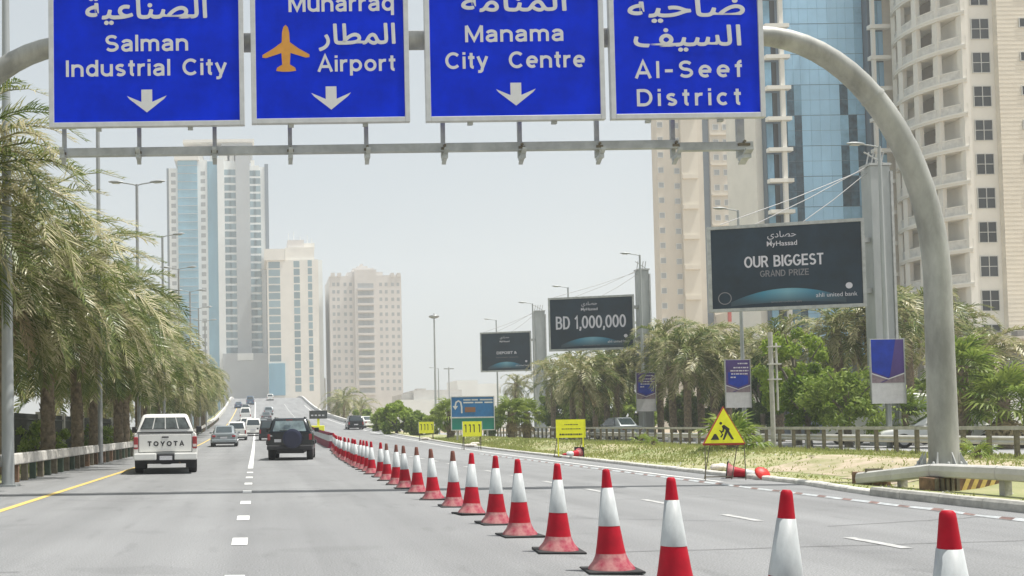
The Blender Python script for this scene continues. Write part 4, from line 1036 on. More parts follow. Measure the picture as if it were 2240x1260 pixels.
m = MB(); m.add([((-7+3.2*cos(2*pi*k/10))*s, -.009, zb+(45+3.2*sin(2*pi*k/10))*s) for k in range(10)], [tuple(reversed(range(10)))]); m.build('worker_head', 'sign_black', r)
for px_, dy in ((-42, .03), (-28, .42), (33, .42), (46, .03)):
    m = MB(); m.tube([(px_*s, dy, 0), (px_*s*.98, .035, zb+(.0 if abs(px_) > 40 else .1))], .011, 6); m.build('leg', 'wood_post', r)
box1('crossbar', 'sign_red', r, -hw*.98, hw*.98, .031, .05, zb-.03, zb+.02)
box1('crossbar', 'wood_post', r, -hw*.6, hw*.75, .40, .42, .05, .075)
# rusty cans under the sign
# blue u-turn sign
UY = 75.0; o = W(1034, 945, UY)
r = thing('uturn_sign', 'blue and green direction sign with a white u-turn arrow, half hidden by a fan palm', 'road sign', (o.x, UY, 0))
def ux(px): return W(px, 900, UY).x-o.x
def uz(py): return W(1000, py, UY).z
box1('panel', 'guide_blue', r, ux(988), ux(1080), 0, .06, uz(912), uz(868)); box1('lower_panel', 'guide_green', r, ux(988), ux(1080), .002, .06, uz(941), uz(915))
m = MB(); a = [ux(986), ux(1082)]
for q in ((a[0], a[1], uz(869), uz(867)), (a[0], a[1], uz(915), uz(912)), (a[0], a[1], uz(942), uz(940))): m.box(q[0], q[1], -.03, -.005, q[2], q[3])
for q in ((a[0], ux(988), uz(942), uz(867)), (a[1]-.06, a[1], uz(942), uz(867))): m.box(q[0], q[1], -.034, -.004, q[2], q[3])
m.build('rim', 'sign_frame', r)
m = MB(); st = [(1010, 904), (1010, 890), (1008, 880), (1003, 877), (998, 880), (996, 888)]
stroke(m, [(ux(x), uz(y)) for x, y in st], .055, -.01, 1, 1, 0, 0); 
m.add([(ux(990), -.012, uz(888)), (ux(996), -.012, uz(897)), (ux(1002), -.012, uz(888))], [(0, 1, 2)]); m.build('uturn_arrow', 'sign_white', r)
for zz, xs in ((875, ((1014, 1030), (1032, 1046), (1050, 1078))), (881, ((1014, 1036), (1039, 1056), (1060, 1078)))):
    for q in xs: m = MB(); m.add([(ux(q[0]), -.006, uz(zz+1.5)), (ux(q[1]), -.006, uz(zz+1.5)), (ux(q[1]), -.006, uz(zz-1.5)), (ux(q[0]), -.006, uz(zz-1.5))], [(0, 1, 2, 3)]); m.build('print', 'sign_white', r)
box1('brown_panel', 'guide_brown', r, ux(1017), ux(1040), -.02, 0, uz(902), uz(891))
for x in (1000, 1066): box1('post', 'galv', r, ux(x)-.06, ux(x)+.06, .06, .18, -.1, uz(868))
# variable message box left of the barrier
VY = 105; o = W(697, 945, VY); r = thing('message_board', 'dark electronic message board on a trailer beyond the black jeep', 'message sign', (o.x, VY, rz(VY)))
k = VY/FPX; box1('screen', 'fence_iron', r, -19.5*k, 19.5*k, 0, .4, W(697, 916, VY).z-rz(VY), W(697, 898, VY).z-rz(VY)); box1('post', 'sign_yellow', r, -.12, .12, .1, .3, .3, W(697, 916, VY).z-rz(VY))
box1('trailer', 'sign_yellow', r, -.85, .6, -.3, .8, .3, .85, bevel=.05)
for x in (-16, -8, 0, 8): box1('lit_segment', 'plate', r, x*k, (x+5)*k, -.01, 0, W(697, 910, VY).z-rz(VY), W(697, 907, VY).z-rz(VY))

# ================================================================== CONES
def make_cone():
    r = thing('traffic_cone', '', 'traffic cone', (0, 0, 0), 0, 'red and white cones closing the right lanes')
    m = MB(); m.box(-.235, .235, -.235, .235, 0, .022); m.build('base', 'rubber', r, bevel=.008)
    m = MB(); m.lathe([(.20, .0225), (.19, .045), (.158, .085), (.136, .13), (.127, .16)], 20); m.build('skirt', 'cone_dust', r)
    m = MB(); m.lathe([(.127, .16), (.113, .24), (.089, .405)], 20); m.build('body', 'cone_red', r)
    m = MB(); m.lathe([(.092, .40), (.092, .406), (.050, .735), (.047, .735)], 20); m.build('sleeve', 'cone_white', r)
    m = MB(); m.lathe([(.049, .72), (.034, .865), (.031, .888), (.022, .899), (.021, .90), (0, .901)], 16); m.build('tip', 'cone_red', r)
    return r
tipb = MATS['cone_tip_brown']
proto = make_cone()
DY = [4.45, 5.92, 7.42, 8.92, 10.35, 11.85, 13.35, 14.85, 16.3, 17.95, 19.75, 21.3, 22.7, 24.5, 26.2, 28.0, 29.6]
while DY[-1] < 62: DY.append(DY[-1]+1.35+random.uniform(-.15, .15))
BROWN = {8, 9, 10, 11, 12, 13}
for i, Y in enumerate(DY):
    X = 3.06+.10*sst(4, 20, Y)+(.0009*(Y-20)**2 if Y > 20 else 0)
    c = proto if i == 0 else dup(proto, (0, 0, 0))
    c.location = (X+random.uniform(-.035, .035), Y, rz(Y)); c.rotation_euler = (radians(random.uniform(-2.2, 2.2)), radians(random.uniform(-2.2, 2.2)), radians(random.uniform(-14, 14)))
    for ch in c.children:
        nm = ch.name.split('.')[0]
        if nm == 'tip' and i in BROWN:
            ch.data = ch.data.copy(); ch.data.materials[0] = tipb; ch['label'] = 'dark brown weathered cone tip'
        if nm in ('body', 'tip') and i in (0, 1, 3): 
            ch.data = ch.data.copy(); ch.data.materials[0] = MATS['cone_red_bright']
    if i == 0: c['label'] = 'nearest red and white traffic cone, cut off at the lower right edge'
    elif i == 5: c['label'] = 'sixth traffic cone from the nearest, its white sleeve torn slanting'
    elif i < 24:
        w = ORD[i]
        c['label'] = 'red and white cone, %s in the row from the nearest%s' % (w, ', brown tipped' if i in BROWN else '')
    else: c['label'] = 'small red and white traffic cone in the tightly packed far part of the row'
# red and white barriers beyond the cones
pr = None
for i in range(20):
    Y = 62.5+i*2.02; X = 4.6+(Y-62)*.018
    if pr is None:
        pr = thing('water_barrier', 'small red and white plastic barrier in the far continuous line beyond the cones', 'barrier', (0, 0, 0), 0, 'far red and white barriers')
        def bl(name, mat, z0, z1, w0, w1): 
            m = MB(); m.add([(-w0, -.98, z0), (w0, -.98, z0), (w0, .98, z0), (-w0, .98, z0), (-w1, -.98, z1), (w1, -.98, z1), (w1, .98, z1), (-w1, .98, z1)], [(3,2,1,0),(4,5,6,7),(0,1,5,4),(1,2,6,5),(2,3,7,6),(3,0,4,7)]); m.build(name, mat, pr)
        bl('base', 'cone_red', 0, .42, .26, .17); bl('middle', 'cone_white', .42, .78, .17, .12); bl('top', 'cone_red', .78, .92, .12, .10)
        c = pr
    else: c = dup(pr, (0, 0, 0))
    c.location = (X, Y, rz(Y)); c.rotation_euler = (0, 0, radians(random.uniform(-1, 1)))
# toppled cones and bags on the kerb
def fallen(px_, py_, label, rot, mats=None):
    o = G(px_, py_, 0); z = vz(o.x, o.y) if o.x > kx(o.y) else 0
    c = dup(proto, (o.x, o.y, z+.16), label=label, group='toppled cones along the kerb'); c.rotation_euler = rot; return c
fallen(1590, 1046, 'toppled pinkish traffic cone lying between the legs of the triangle sign', (radians(96), radians(0), radians(62)))
fallen(1268, 1003, 'toppled faded cone lying at the foot of the nearest yellow board', (radians(92), 0, radians(-60)))
o = G(1668, 1038, .12); m = MB(); m.lathe([(0, -.02), (.15, -.018), (.175, 0), (.15, .03), (.06, .06), (0, .065)], 20); dk = m.build('hazard_disc', 'red_disc', loc=(o.x, o.y, vz(o.x, o.y)+.12)); dk.rotation_euler = (radians(55), radians(8), 0)
tag(dk, 'round red plastic disc lying tilted on the grass right of the triangle sign', 'disc')
def sandbag(px_, py_, label, w=.5, mat='sandbag'):
    o = G(px_, py_, 0); z = vz(o.x, o.y) if o.x > kx(o.y) else rz(o.y)
    m = MB(); rings = []
    for i in range(9):
        t = i/8; k = sqrt(max(.02, 1-(2*t-1)**4)); rings.append([Vector(((t-.5)*w, .16*k*cos(a)+.02*noise.noise(Vector((t*4, a, 1))), .11+.10*k*sin(a)+.035*noise.noise(Vector((t*5, a*.8, px_))))) for a in [2*pi*j/12 for j in range(12)]])
    m.loft(rings); b_ = m.build('sandbag', mat, loc=(o.x, o.y, z)); b_.rotation_euler = (0, 0, random.uniform(-.5, .5)); tag(b_, label, 'sandbag', 'pale sandbags weighing down sign stands'); return b_
sandbag(1574, 1036, 'large white sandbag between the legs of the triangle sign', .5)
sandbag(1030, 980, 'grey and white sandbag under the yellow board by the u-turn sign', .8)
sandbag(1040, 978, 'second sandbag against the kerb behind the middle yellow board', .6)
sandbag(931, 969, 'white sandbag below the farthest yellow board', .9)
sandbag(1253, 1001, 'pale sandbag between the legs of the nearest yellow board', .55)
# barrier tape lying along the edge
m = MB(); V = []; mi = []; N = 260
for i in range(N+1):
    Y = 9.0+i*.10*(1+i*.0016); X = 9.62+.0*Y+.05*noise.noise(Vector((Y*.8, 0, 0)))+(.02*(Y-21) if Y > 21 else 0)+.0
    tw = noise.noise(Vector((Y*1.3, 5, 0))); h = .05+.03*tw; V += [(X-.05, Y, .010), (X-.005+.02*tw, Y, .010+h*.45)]
for i in range(N):
    m.v = m.v
m.add(V, [])
for i in range(N):
    m.f.append((2*i, 2*i+1, 2*i+3, 2*i+2)); m.m.append(1 if (i//2) % 3 == 0 else 0); m.sm.append(False)
tag(m.build('barrier_tape', ['cone_white', 'tape_red']), 'red and white barrier tape strung low along the right road edge', 'barrier tape')

# ================================================================== VEHICLES
def ringrr(y, hw0, hw1, z0, z1, r=.12, n=3):
    "rounded trapezoid ring in the xz plane; hw0 at the bottom, hw1 at the top"
    pts = []
    cs = [(-1, 0), (1, 0), (1, 1), (-1, 1)]
    P = [Vector((-hw0, 0, z0)), Vector((hw0, 0, z0)), Vector((hw1, 0, z1)), Vector((-hw1, 0, z1))]
    for i in range(4):
        p = P[i]; a = P[i-1]; b_ = P[(i+1) % 4]; rr_ = min(r, (a-p).length*.45, (b_-p).length*.45)
        s = p+(a-p).normalized()*rr_; e = p+(b_-p).normalized()*rr_
        for k in range(n+1):
            t = k/n; q = s*(1-t)**2+p*2*t*(1-t)+e*t*t; pts.append((q.x, y, q.z))
    return pts
def wheel(r, x, y, rad, w):
    m = MB(); s = 1 if x > 0 else -1
    m.tube([(x-w/2, y, rad), (x-w/2+.03, y, rad), (x+w/2-.03, y, rad), (x+w/2, y, rad)], [rad-.03, rad, rad, rad-.03], 22); t = m.build('wheel', 'tyre', r)
    m = MB(); m.tube([(x+s*(w/2-.02), y, rad), (x+s*(w/2+.008), y, rad)], [rad*.62, rad*.60], 16); m.build('rim', 'rim', t)
def car(label, loc, W2=.9, L=4.4, H=1.45, paint='car_white', kind='sedan', sc=1.0, group='cars on the road', detail=True, plate=True, rz_=0.0, cat='car'):
    "origin under the rear axle line, y forward; rear at y=0"
    r = thing('passenger_car' if cat == 'car' else cat.replace(' ', '_'), label, cat, loc, rz_, group); r.scale = (sc,)*3
    belt = H*.62 if kind == 'sedan' else H*.56
    g0 = .24
    m = MB()
    if kind == 'sedan':
        sec = [(0.0, .86, .80, .34, belt*.97, .10), (.08, .95, .88, .26, belt*.99, .12), (.6, 1, .95, g0, belt, .13), (L*.3, 1, .965, g0, belt, .12), (L*.65, 1, .96, g0, belt*.98, .12), (L*.85, .99, .93, g0, belt*.86, .13), (L*.97, .93, .84, .28, belt*.76, .13), (L, .84, .74, .34, belt*.66, .1)]
    else:
        sec = [(0.0, .93, .90, .34, belt, .10), (.06, .98, .95, .28, belt, .12), (.6, 1, .97, .28, belt, .12), (L*.6, 1, .97, .28, belt, .12), (L*.72, 1, .95, .28, belt*.99, .12), (L*.95, .96, .90, .3, belt*.90, .13), (L, .88, .8, .36, belt*.8, .1)]
    m.loft([ringrr(y, a*W2, b_*W2, z0, z1, rr_) for y, a, b_, z0, z1, rr_ in sec]); m.build('body', paint, r)
    m = MB()
    if kind == 'sedan': cs = [(.55, .84, .70, belt-.02, belt+.02), (1.25, .86, .66, belt-.02, H-.02), (1.9, .87, .67, belt-.02, H), (2.5, .87, .66, belt-.02, H-.03), (3.35, .86, .72, belt-.03, belt+.01)]
    else: cs = [(.05, .93, .86, belt-.02, belt+.02), (.22, .92, .74, belt-.02, H-.06), (.6, .92, .74, belt-.02, H), (L*.5, .92, .74, belt-.02, H), (L*.58, .92, .73, belt-.02, H-.06), (L*.74, .9, .8, belt-.03, belt+.01)]
    m.loft([ringrr(y, a*W2, b_*W2, z0, z1, .09) for y, a, b_, z0, z1 in cs]); m.build('cabin', paint, r)
    # glass
    def quad(name, pts, mat='car_glass', parent=r): mm = MB(); mm.add(pts, [(0, 1, 2, 3)]); return mm.build(name, mat, parent)
    (ya, wa0, wa1, za0, za1), (yb, wb0, wb1, zb0, zb1) = cs[0], cs[1]
    e = .012
    quad('rear_window', [(-W2*wa1*.86, ya-e+(yb-ya)*.1, za1+(zb1-za1)*.12+e), (W2*wa1*.86, ya-e+(yb-ya)*.1, za1+(zb1-za1)*.12+e), (W2*wb1*.84, ya-e+(yb-ya)*.88, za1+(zb1-za1)*.88+e), (-W2*wb1*.84, ya-e+(yb-ya)*.88, za1+(zb1-za1)*.88+e)])
    ye = cs[-2][0]; yf = cs[-1][0]; zt = cs[-2][4]
    quad('windscreen', [(W2*.66*.92, ye+.08, zt-.03), (W2*.72, yf-.02, belt+.04), (-W2*.72, yf-.02, belt+.04), (-W2*.66*.92, ye+.08, zt-.03)])
    for s in (-1, 1):
        y0, y1 = cs[1][0]+.1, cs[-2][0]+.12; z0, z1 = belt+.03, H-.12
        xo0 = s*(W2*.885*1.0+.012) if kind == 'sedan' else s*(W2*.925+.01); xo1 = s*(W2*.72+.02) if kind == 'sedan' else s*(W2*.78+.012)
        q = [(xo0, y0-.25, z0), (xo0, y1+.28, z0), (xo1, y1, z1), (xo1, y0+.06, z1)]
        if s < 0: q = q[::-1]
        quad('side_window', q)
        box1('door_mirror', paint, r, s*W2*1.0 if s > 0 else -W2*1.0-.16, s*W2*1.0+.16 if s > 0 else -W2, y1+.0, y1+.12, belt, belt+.13, bevel=.03)
        lw = .17*W2/.9
        h0 = belt*.72 if kind == 'sedan' else belt*.62
        x0, x1 = sorted((s*W2*.60, s*W2*.86)) if kind == 'sedan' else sorted((s*W2*.78, s*W2*.93))
        box1('tail_light', 'tail_red', r, x0, x1, -.03, .12, h0, h0+(.14 if kind == 'sedan' else .32), bevel=.03)
        for y in (.75, L-.85): wheel(r, s*(W2-.12), y, .32, .22)
    box1('bumper', paint, r, -W2*.93, W2*.93, -.07, .2, .30, .52, bevel=.06)
    box1('under_valance', 'plastic_black', r, -W2*.86, W2*.86, -.05, .3, .20, .33, bevel=.03)
    if plate: box1('number_plate', 'plate', r, -.24, .24, -.085 if kind != 'sedan' else -.045, -.02, .56, .69)
    if kind == 'sedan': box1('boot_trim', 'plastic_black', r, -W2*.5, W2*.5, -.012, .02, belt*.80, belt*.83)
    return r

# pickup with a canopy
PY = G(360, 1037).y
r = thing('pickup_truck', 'white pickup truck with a rear canopy and lettered tailgate', 'pickup', (W(362, 1000, PY).x, PY, 0), radians(4.2))
hw = .955
m = MB(); m.loft([ringrr(y, a, b_, z0, z1, rr_) for y, a, b_, z0, z1, rr_ in ((0.0, hw*.97, hw*.93, .62, 1.20, .05), (.05, hw, hw*.96, .50, 1.22, .07), (1.6, hw, hw*.96, .42, 1.22, .07), (3.3, hw, hw*.97, .36, 1.20, .08), (4.1, hw, hw*.95, .36, 1.14, .1), (4.9, hw*.96, hw*.9, .4, 1.02, .1), (5.1, hw*.86, hw*.8, .45, .95, .08))]); m.build('body', 'car_white', r)
m = MB(); m.loft([ringrr(y, a, b_, z0, z1, .10) for y, a, b_, z0, z1 in ((.02, .86, .82, 1.20, 1.26), (.10, .865, .66, 1.20, 1.72), (.2, .865, .66, 1.20, 1.77), (1.5, .865, .66, 1.20, 1.80))]); m.build('canopy', 'car_white', r)
m = MB(); m.loft([ringrr(y, a, b_, z0, z1, .09) for y, a, b_, z0, z1 in ((1.56, .875, .67, 1.18, 1.76), (3.0, .875, .66, 1.18, 1.78), (3.2, .875, .65, 1.18, 1.74), (3.95, .86, .78, 1.12, 1.18))]); m.build('cab', 'car_white', r)
gx = [(-.70, -.385), (-.355, -.01), (.02, .375), (.405, .70)]
def zrow(x0, x1, ya, za, yb, zb, s0=1., s1=.80): return [(x0*s0, ya, za), (x1*s0, ya, za), (x1*s1, yb, zb), (x0*s1, yb, zb)]
m = MB(); m.add(zrow(-.74, .74, .018, 1.33, .082, 1.67), [(0, 1, 2, 3)]); m.build('rear_window_seal', 'plastic_black', r)
for a, c in gx:
    m = MB(); m.add(zrow(a, c, .008, 1.345, .070, 1.655), [(0, 1, 2, 3)]); m.build('rear_window', 'glass_grey', r)
for x in (-.37, .005, .39):
    m = MB(); m.add(zrow(x-.014, x+.014, .002, 1.335, .064, 1.665), [(0, 1, 2, 3)]); m.build('window_bar', 'car_white', r)
for s in (-1, 1):
    q = [(s*.875, .25, 1.33), (s*.875, 1.4, 1.33), (s*.735, 1.35, 1.68), (s*.735, .35, 1.68)]; q2 = [(s*.885, 1.75, 1.27), (s*.885, 3.5, 1.27), (s*.745, 3.05, 1.66), (s*.745, 1.85, 1.66)]
    for Q in (q, q2):
        m = MB(); m.add(Q if s > 0 else Q[::-1], [(0, 1, 2, 3)]); m.build('side_window', 'car_glass', r)
    x0, x1 = sorted((s*.80, s*.935)); l = box1('tail_light', 'tail_red', r, x0, x1, -.035, .12, .74, 1.10, bevel=.025); box1('reverse_lens', 'tail_clear', l, x0+.015, x1-.015, -.042, -.03, .80, .88)
    x0, x1 = sorted((s*.96, s*1.14)); box1('door_mirror', 'plastic_black', r, x0, x1, 3.2, 3.32, 1.22, 1.42, bevel=.03)
    for y in (1.05, 4.25): wheel(r, s*.81, y, .37, .25)
    x0, x1 = sorted((s*.60, s*.90)); box1('mud_flap', 'plastic_black', r, x0, x1, .55, .58, .16, .55)
tg = box1('tailgate', 'car_white', r, -.775, .775, -.022, .03, .66, 1.17, bevel=.012)
box1('tailgate_gap', 'plastic_black', r, -.79, .79, -.004, .02, .645, 1.19)
text('tailgate_lettering', 'plastic_black', tg, 'TOYOTA', -.52, .55, .83, .135, -.026, bold=.27, gap=.32)
box1('canopy_lip', 'plastic_black', r, -.82, .82, -.006, .05, 1.215, 1.245); box1('tailgate_handle', 'plastic_black', tg, -.10, .10, -.034, -.02, 1.07, 1.11, bevel=.005)
bm_ = box1('bumper', 'car_white', r, -.93, -.26, -.20, .06, .42, .62, bevel=.03); box1('bumper', 'car_white', r, .26, .93, -.20, .06, .42, .62, bevel=.03)
box1('bumper_step', 'plastic_black', r, -.26, .26, -.18, .06, .40, .60, bevel=.02); box1('number_plate', 'plate', r, -.17, .20, -.195, -.18, .42, .54)
box1('chassis_rail', 'plastic_black', r, -.60, .60, .1, 4.6, .30, .50); box1('under_panel', 'plastic_black', r, -.88, .88, -.05, .4, .36, .45); m = MB(); m.tube([(-.5, .9, .37), (.5, .9, .37)], .07, 8); m.lathe([(.16, -.1), (.16, .1)], 12, c=(0, .95, .36)); m.build('rear_axle', 'plastic_black', r)
m = MB(); m.tube([(.42, .02, .33), (.42, 1.6, .33)], .035, 8); m.build('exhaust', 'rust', r)
m = MB(); m.box(-.02, .02, 1.6, 1.66, 1.78, 1.84); m.build('antenna_base', 'plastic_black', r)

# black jeep with spare wheel
JY = G(632, 1007).y
r = thing('offroad_car', 'black off-road car with a covered spare wheel on its back', 'car', (W(634, 1000, JY).x, JY, 0), radians(-5.0)); hw = .93
m = MB(); m.loft([ringrr(y, a*hw, b_*hw, z0, z1, rr_) for y, a, b_, z0, z1, rr_ in ((0, .95, .92, .52, 1.10, .06), (.06, 1, .97, .46, 1.12, .08), (2.9, 1, .97, .42, 1.12, .08), (3.3, 1, .95, .42, 1.10, .08), (4.2, .97, .9, .45, 1.02, .1), (4.35, .88, .82, .5, .95, .08))]); m.build('body', 'car_dark', r)
m = MB(); m.loft([ringrr(y, a*hw, b_*hw, z0, z1, .11) for y, a, b_, z0, z1 in ((.03, .93, .88, 1.10, 1.14), (.12, .93, .74, 1.10, 1.66), (.35, .93, .74, 1.10, 1.72), (2.4, .93, .73, 1.10, 1.71), (2.6, .92, .72, 1.10, 1.66), (3.25, .9, .82, 1.06, 1.12))]); m.build('cabin', 'car_dark', r)
m = MB(); m.add([(-.68, .018, 1.18), (.68, .018, 1.18), (.56, .098, 1.60), (-.56, .098, 1.60)], [(0, 1, 2, 3)]); m.build('rear_window', 'glass_pale', r)
for s in (-1, 1):
    q = [(s*.875, .25, 1.17), (s*.875, 2.8, 1.17), (s*.735, 2.45, 1.62), (s*.735, .35, 1.62)]
    m = MB(); m.add(q if s > 0 else q[::-1], [(0, 1, 2, 3)]); m.build('side_window', 'car_glass', r)
    x0, x1 = sorted((s*.78, s*.90)); box1('tail_light', 'tail_red', r, x0, x1, -.03, .1, .82, 1.06, bevel=.02)
    x0, x1 = sorted((s*.94, s*1.13)); box1('door_mirror', 'plastic_black', r, x0, x1, 2.6, 2.72, 1.14, 1.32, bevel=.03)
    for y in (.85, 3.5): wheel(r, s*.79, y, .37, .26)
    for y in (.85, 3.5): box1('wheel_arch', 'plastic_black', r, *(sorted((s*.90, s*.99))), y-.48, y+.48, .62, .80, bevel=.03)
sw = MB(); sw.tube([(.12, -.24, .88), (.12, -.03, .88)], [.39, .40], 28); c = sw.build('spare_wheel_cover', 'cover_blue', r)
sw = MB(); sw.tube([(.12, -.268, .88), (.12, -.24, .88)], [.30, .388], 28); sw.build('cover_face', 'cover_blue', c)
box1('number_plate', 'plate', r, -.62, -.34, -.045, -.02, .74, .86); box1('bumper', 'plastic_black', r, -.92, .92, -.15, .1, .42, .62, bevel=.05)
box1('brake_lamp', 'tail_red', r, -.13, .13, .02, .06, 1.62, 1.65); box1('door_handle', 'chrome', r, -.80, -.70, -.04, -.01, .98, 1.02); box1('wiper', 'plastic_black', r, -.4, .1, .0, .02, 1.2, 1.225); box1('chassis', 'plastic_black', r, -.55, .55, .1, 4, .28, .48); box1('roof_rail', 'car_dark', r, -.62, -.58, .3, 2.3, 1.72, 1.76); box1('roof_rail', 'car_dark', r, .58, .62, .3, 2.3, 1.72, 1.76)

def at(px, Y, X=None):
    return (W(px, 930, Y).x if X is None else X, Y, rz(Y))
car('silver saloon car just right of the pickup truck, seen from behind', at(489, 68), .92, 4.5, 1.45, 'car_silver', 'sedan')
car('white estate car half hidden behind the silver saloon', at(517, 86), .9, 4.5, 1.62, 'car_white', 'suv')
car('white van-like car at the centre line ahead of the silver saloon', at(554, 100), .88, 4.4, 1.75, 'car_white', 'suv')
car('dark off-road car mostly hidden to the left of the black jeep', at(588, 84), .85, 4.2, 1.72, 'car_dark', 'suv', plate=False)
car('white hatchback far ahead between the silver saloon and the jeep', at(539, 122), .88, 4.2, 1.55, 'car_white', 'suv')
car('pale car low on the ramp behind the dark off-road car', at(572, 112), .88, 4.2, 1.5, 'car_silver', 'sedan')
car('white van on the lower part of the flyover ramp', at(537, 160), .95, 5, 2.2, 'car_white', 'suv', cat='van')
car('grey car on the ramp in the right lane, lower of two', at(583, 158), .9, 4.4, 1.55, 'car_grey', 'sedan')
car('grey and white car on the ramp in the right lane, upper of two', at(588, 186), .9, 4.4, 1.6, 'car_silver', 'suv')
car('dark car near the middle of the flyover ramp', at(538, 200), .9, 4.4, 1.7, 'car_grey', 'suv')
car('dark blue van at the top of the flyover ramp', at(548, 236), .95, 4.8, 2.1, 'car_blue', 'suv', cat='van')
car('blue car at the left side of the flyover ramp beside the palm tips', at(522, 220), .9, 4.4, 1.5, 'car_blue', 'sedan')
car('red lorry-like car at the far top of the ramp', at(592, 255), .9, 4.4, 1.7, 'car_white', 'suv')['label'] = 'small white car at the far crest of the flyover'
car('dark car facing away beyond the cones at the start of the verge', (W(779, 935, 118).x, 118, rz(118)), .95, 4.5, 1.7, 'car_dark', 'suv', group='cars beyond the cones')
car('white car beyond the cones to the right of the dark one', (W(812, 935, 124).x, 124, rz(124)), .92, 4.5, 1.5, 'car_white', 'sedan', group='cars beyond the cones', rz_=radians(20))
SR = 'vehicles on the service road behind the verge rail'
car('white saloon seen from the side behind the rail, right of the arch pole', (32.6, 44.0, .04), .92, 4.6, 1.62, 'car_white', 'sedan', group=SR, rz_=radians(64))
car('white van standing directly behind the arch pole', (33.5, 50, .04), 1.0, 4.9, 2.6, 'car_white', 'suv', group=SR, cat='van', rz_=radians(30))
car('white car with bright windscreen left of the arch pole beyond the rail', (34.6, 54.5, .04), .95, 4.5, 1.9, 'car_white', 'suv', group=SR, rz_=radians(-130))
car('pale blue white car with a rounded roof behind the rail near the yellow board', (28.4, 76, .04), .95, 4.4, 1.75, 'car_silver', 'sedan', group=SR, rz_=radians(10))
car('dark car low behind the rail, far right edge', (36, 42, .04), .92, 4.6, 1.45, 'car_dark', 'sedan', group=SR, rz_=radians(70))

# ================================================================== PLANTS
def frond_mesh(seed, L=3.8, up=.6, droop=1.7, dry=0.0, nl=34, lw=.055, ll=.62, wind=.5, mats=('frond',)):
    "feather leaf: arching midrib, two rows of narrow leaflets; grows along +x from the origin, wind pushes leaflets down-wind (+x)"
    rr = random.Random(seed); m = MB(); pts = []; p = Vector((0, 0, 0)); ang = up; n = 14
    side = rr.uniform(-.25, .25)
    yaw = 0
    for i in range(n+1):
        pts.append(p.copy()); d = Vector((cos(ang)*cos(yaw), cos(ang)*sin(yaw), sin(ang))); p = p+d*L/n; ang -= droop/n*(.55+i/n*1.5); yaw += side/n*1.5
    m.tube([pts[i] for i in range(0, n+1, 2)], [.035*(1-i/n)+.006 for i in range(0, n+1, 2)], 3, 0, cap=False)
    for i in range(nl):
        t = .12+.88*i/nl; f = t*n; k = min(int(f), n-1); q = pts[k].lerp(pts[k+1], f-k); d = (pts[k+1]-pts[k]).normalized()
        s = Vector((-d.y, d.x, 0)).normalized() if abs(d.x)+abs(d.y) > 1e-3 else Vector((0, 1, 0)); upv = s.cross(d)*-1 if False else d.cross(s)
        l = ll*(sin(pi*(t*.86+.10))**.6)*rr.uniform(.8, 1.15)
        for sg in (-1, 1):
            dr = (d*rr.uniform(.55, .95)+s*sg*rr.uniform(.55, .95)+upv*rr.uniform(.05, .45)).normalized()
            w = upv.cross(dr).normalized()*lw*.5 if upv.cross(dr).length > .01 else s*lw*.5
            mid = q+dr*l*.5; end = q+dr*l+Vector((rr.uniform(0, .12)*wind, 0, -l*rr.uniform(.05, .34)))
            m.add([q-w*.5, q+w*.5, mid+w, mid-w, end], [(0, 1, 2, 3), (3, 2, 4)], 0)
    return m.mesh('frond', list(mats))
def trunk_mb(h, r0, r1, lean=(0, 0), seg=14, n=12, boots=True, seed=0):
    rr = random.Random(seed); m = MB(); pts = []; rs = []
    for i in range(seg+1):
        t = i/seg; pts.append((lean[0]*t*t, lean[1]*t*t, -.2+(h+.2)*t)); rs.append((r0+(r1-r0)*t)*(1+.07*(i % 2)))
    m.tube(pts, rs, n)
    if boots:
        nb = int(h*16)
        for i in range(nb):
            t = i/nb; a = i*2.399; rr_ = r0+(r1-r0)*t; c = Vector((lean[0]*t*t+cos(a)*rr_*.95, lean[1]*t*t+sin(a)*rr_*.95, h*t)); o = Vector((cos(a), sin(a), 0)); q = Vector((-sin(a), cos(a), 0))*.07; u = o*.09+Vector((0, 0, .16*rr.uniform(.7, 1.3)))
            m.add([c-q, c+q, c+u+q*.5, c+u-q*.5, c+o*.0+Vector((0, 0, -.03))], [(0, 1, 2, 3)])
    return m
FV = []   # (mesh, elevation class)
for sd_ in range(3):
    FV.append((frond_mesh(10+sd_, 3.9, 1.12, 1.45, nl=46, lw=.042), 'up')); FV.append((frond_mesh(20+sd_, 4.1, .60, 1.65, nl=46, lw=.042), 'mid')); FV.append((frond_mesh(30+sd_, 3.9, .12, 1.30, nl=44, lw=.042), 'low')); FV.append((frond_mesh(40+sd_, 3.3, -.62, .75, nl=40, lw=.042), 'hang'))
FD = [frond_mesh(50+i, 2.3, -.95, .5, mats=('dry_leaf',), nl=24, ll=.45) for i in range(2)]
FF = []
for sd_ in range(2):
    FF.append((frond_mesh(110+sd_, 3.9, .95, 1.9, nl=24, lw=.09, mats=('frond_far',)), 'up')); FF.append((frond_mesh(120+sd_, 4.0, .45, 1.8, nl=24, lw=.09, mats=('frond_far',)), 'mid')); FF.append((frond_mesh(130+sd_, 3.8, .0, 1.35, nl=24, lw=.09, mats=('frond_far',)), 'low')); FF.append((frond_mesh(140+sd_, 3.4, -.75, .75, nl=24, lw=.09, mats=('frond_far',)), 'hang'))
TRK = {}
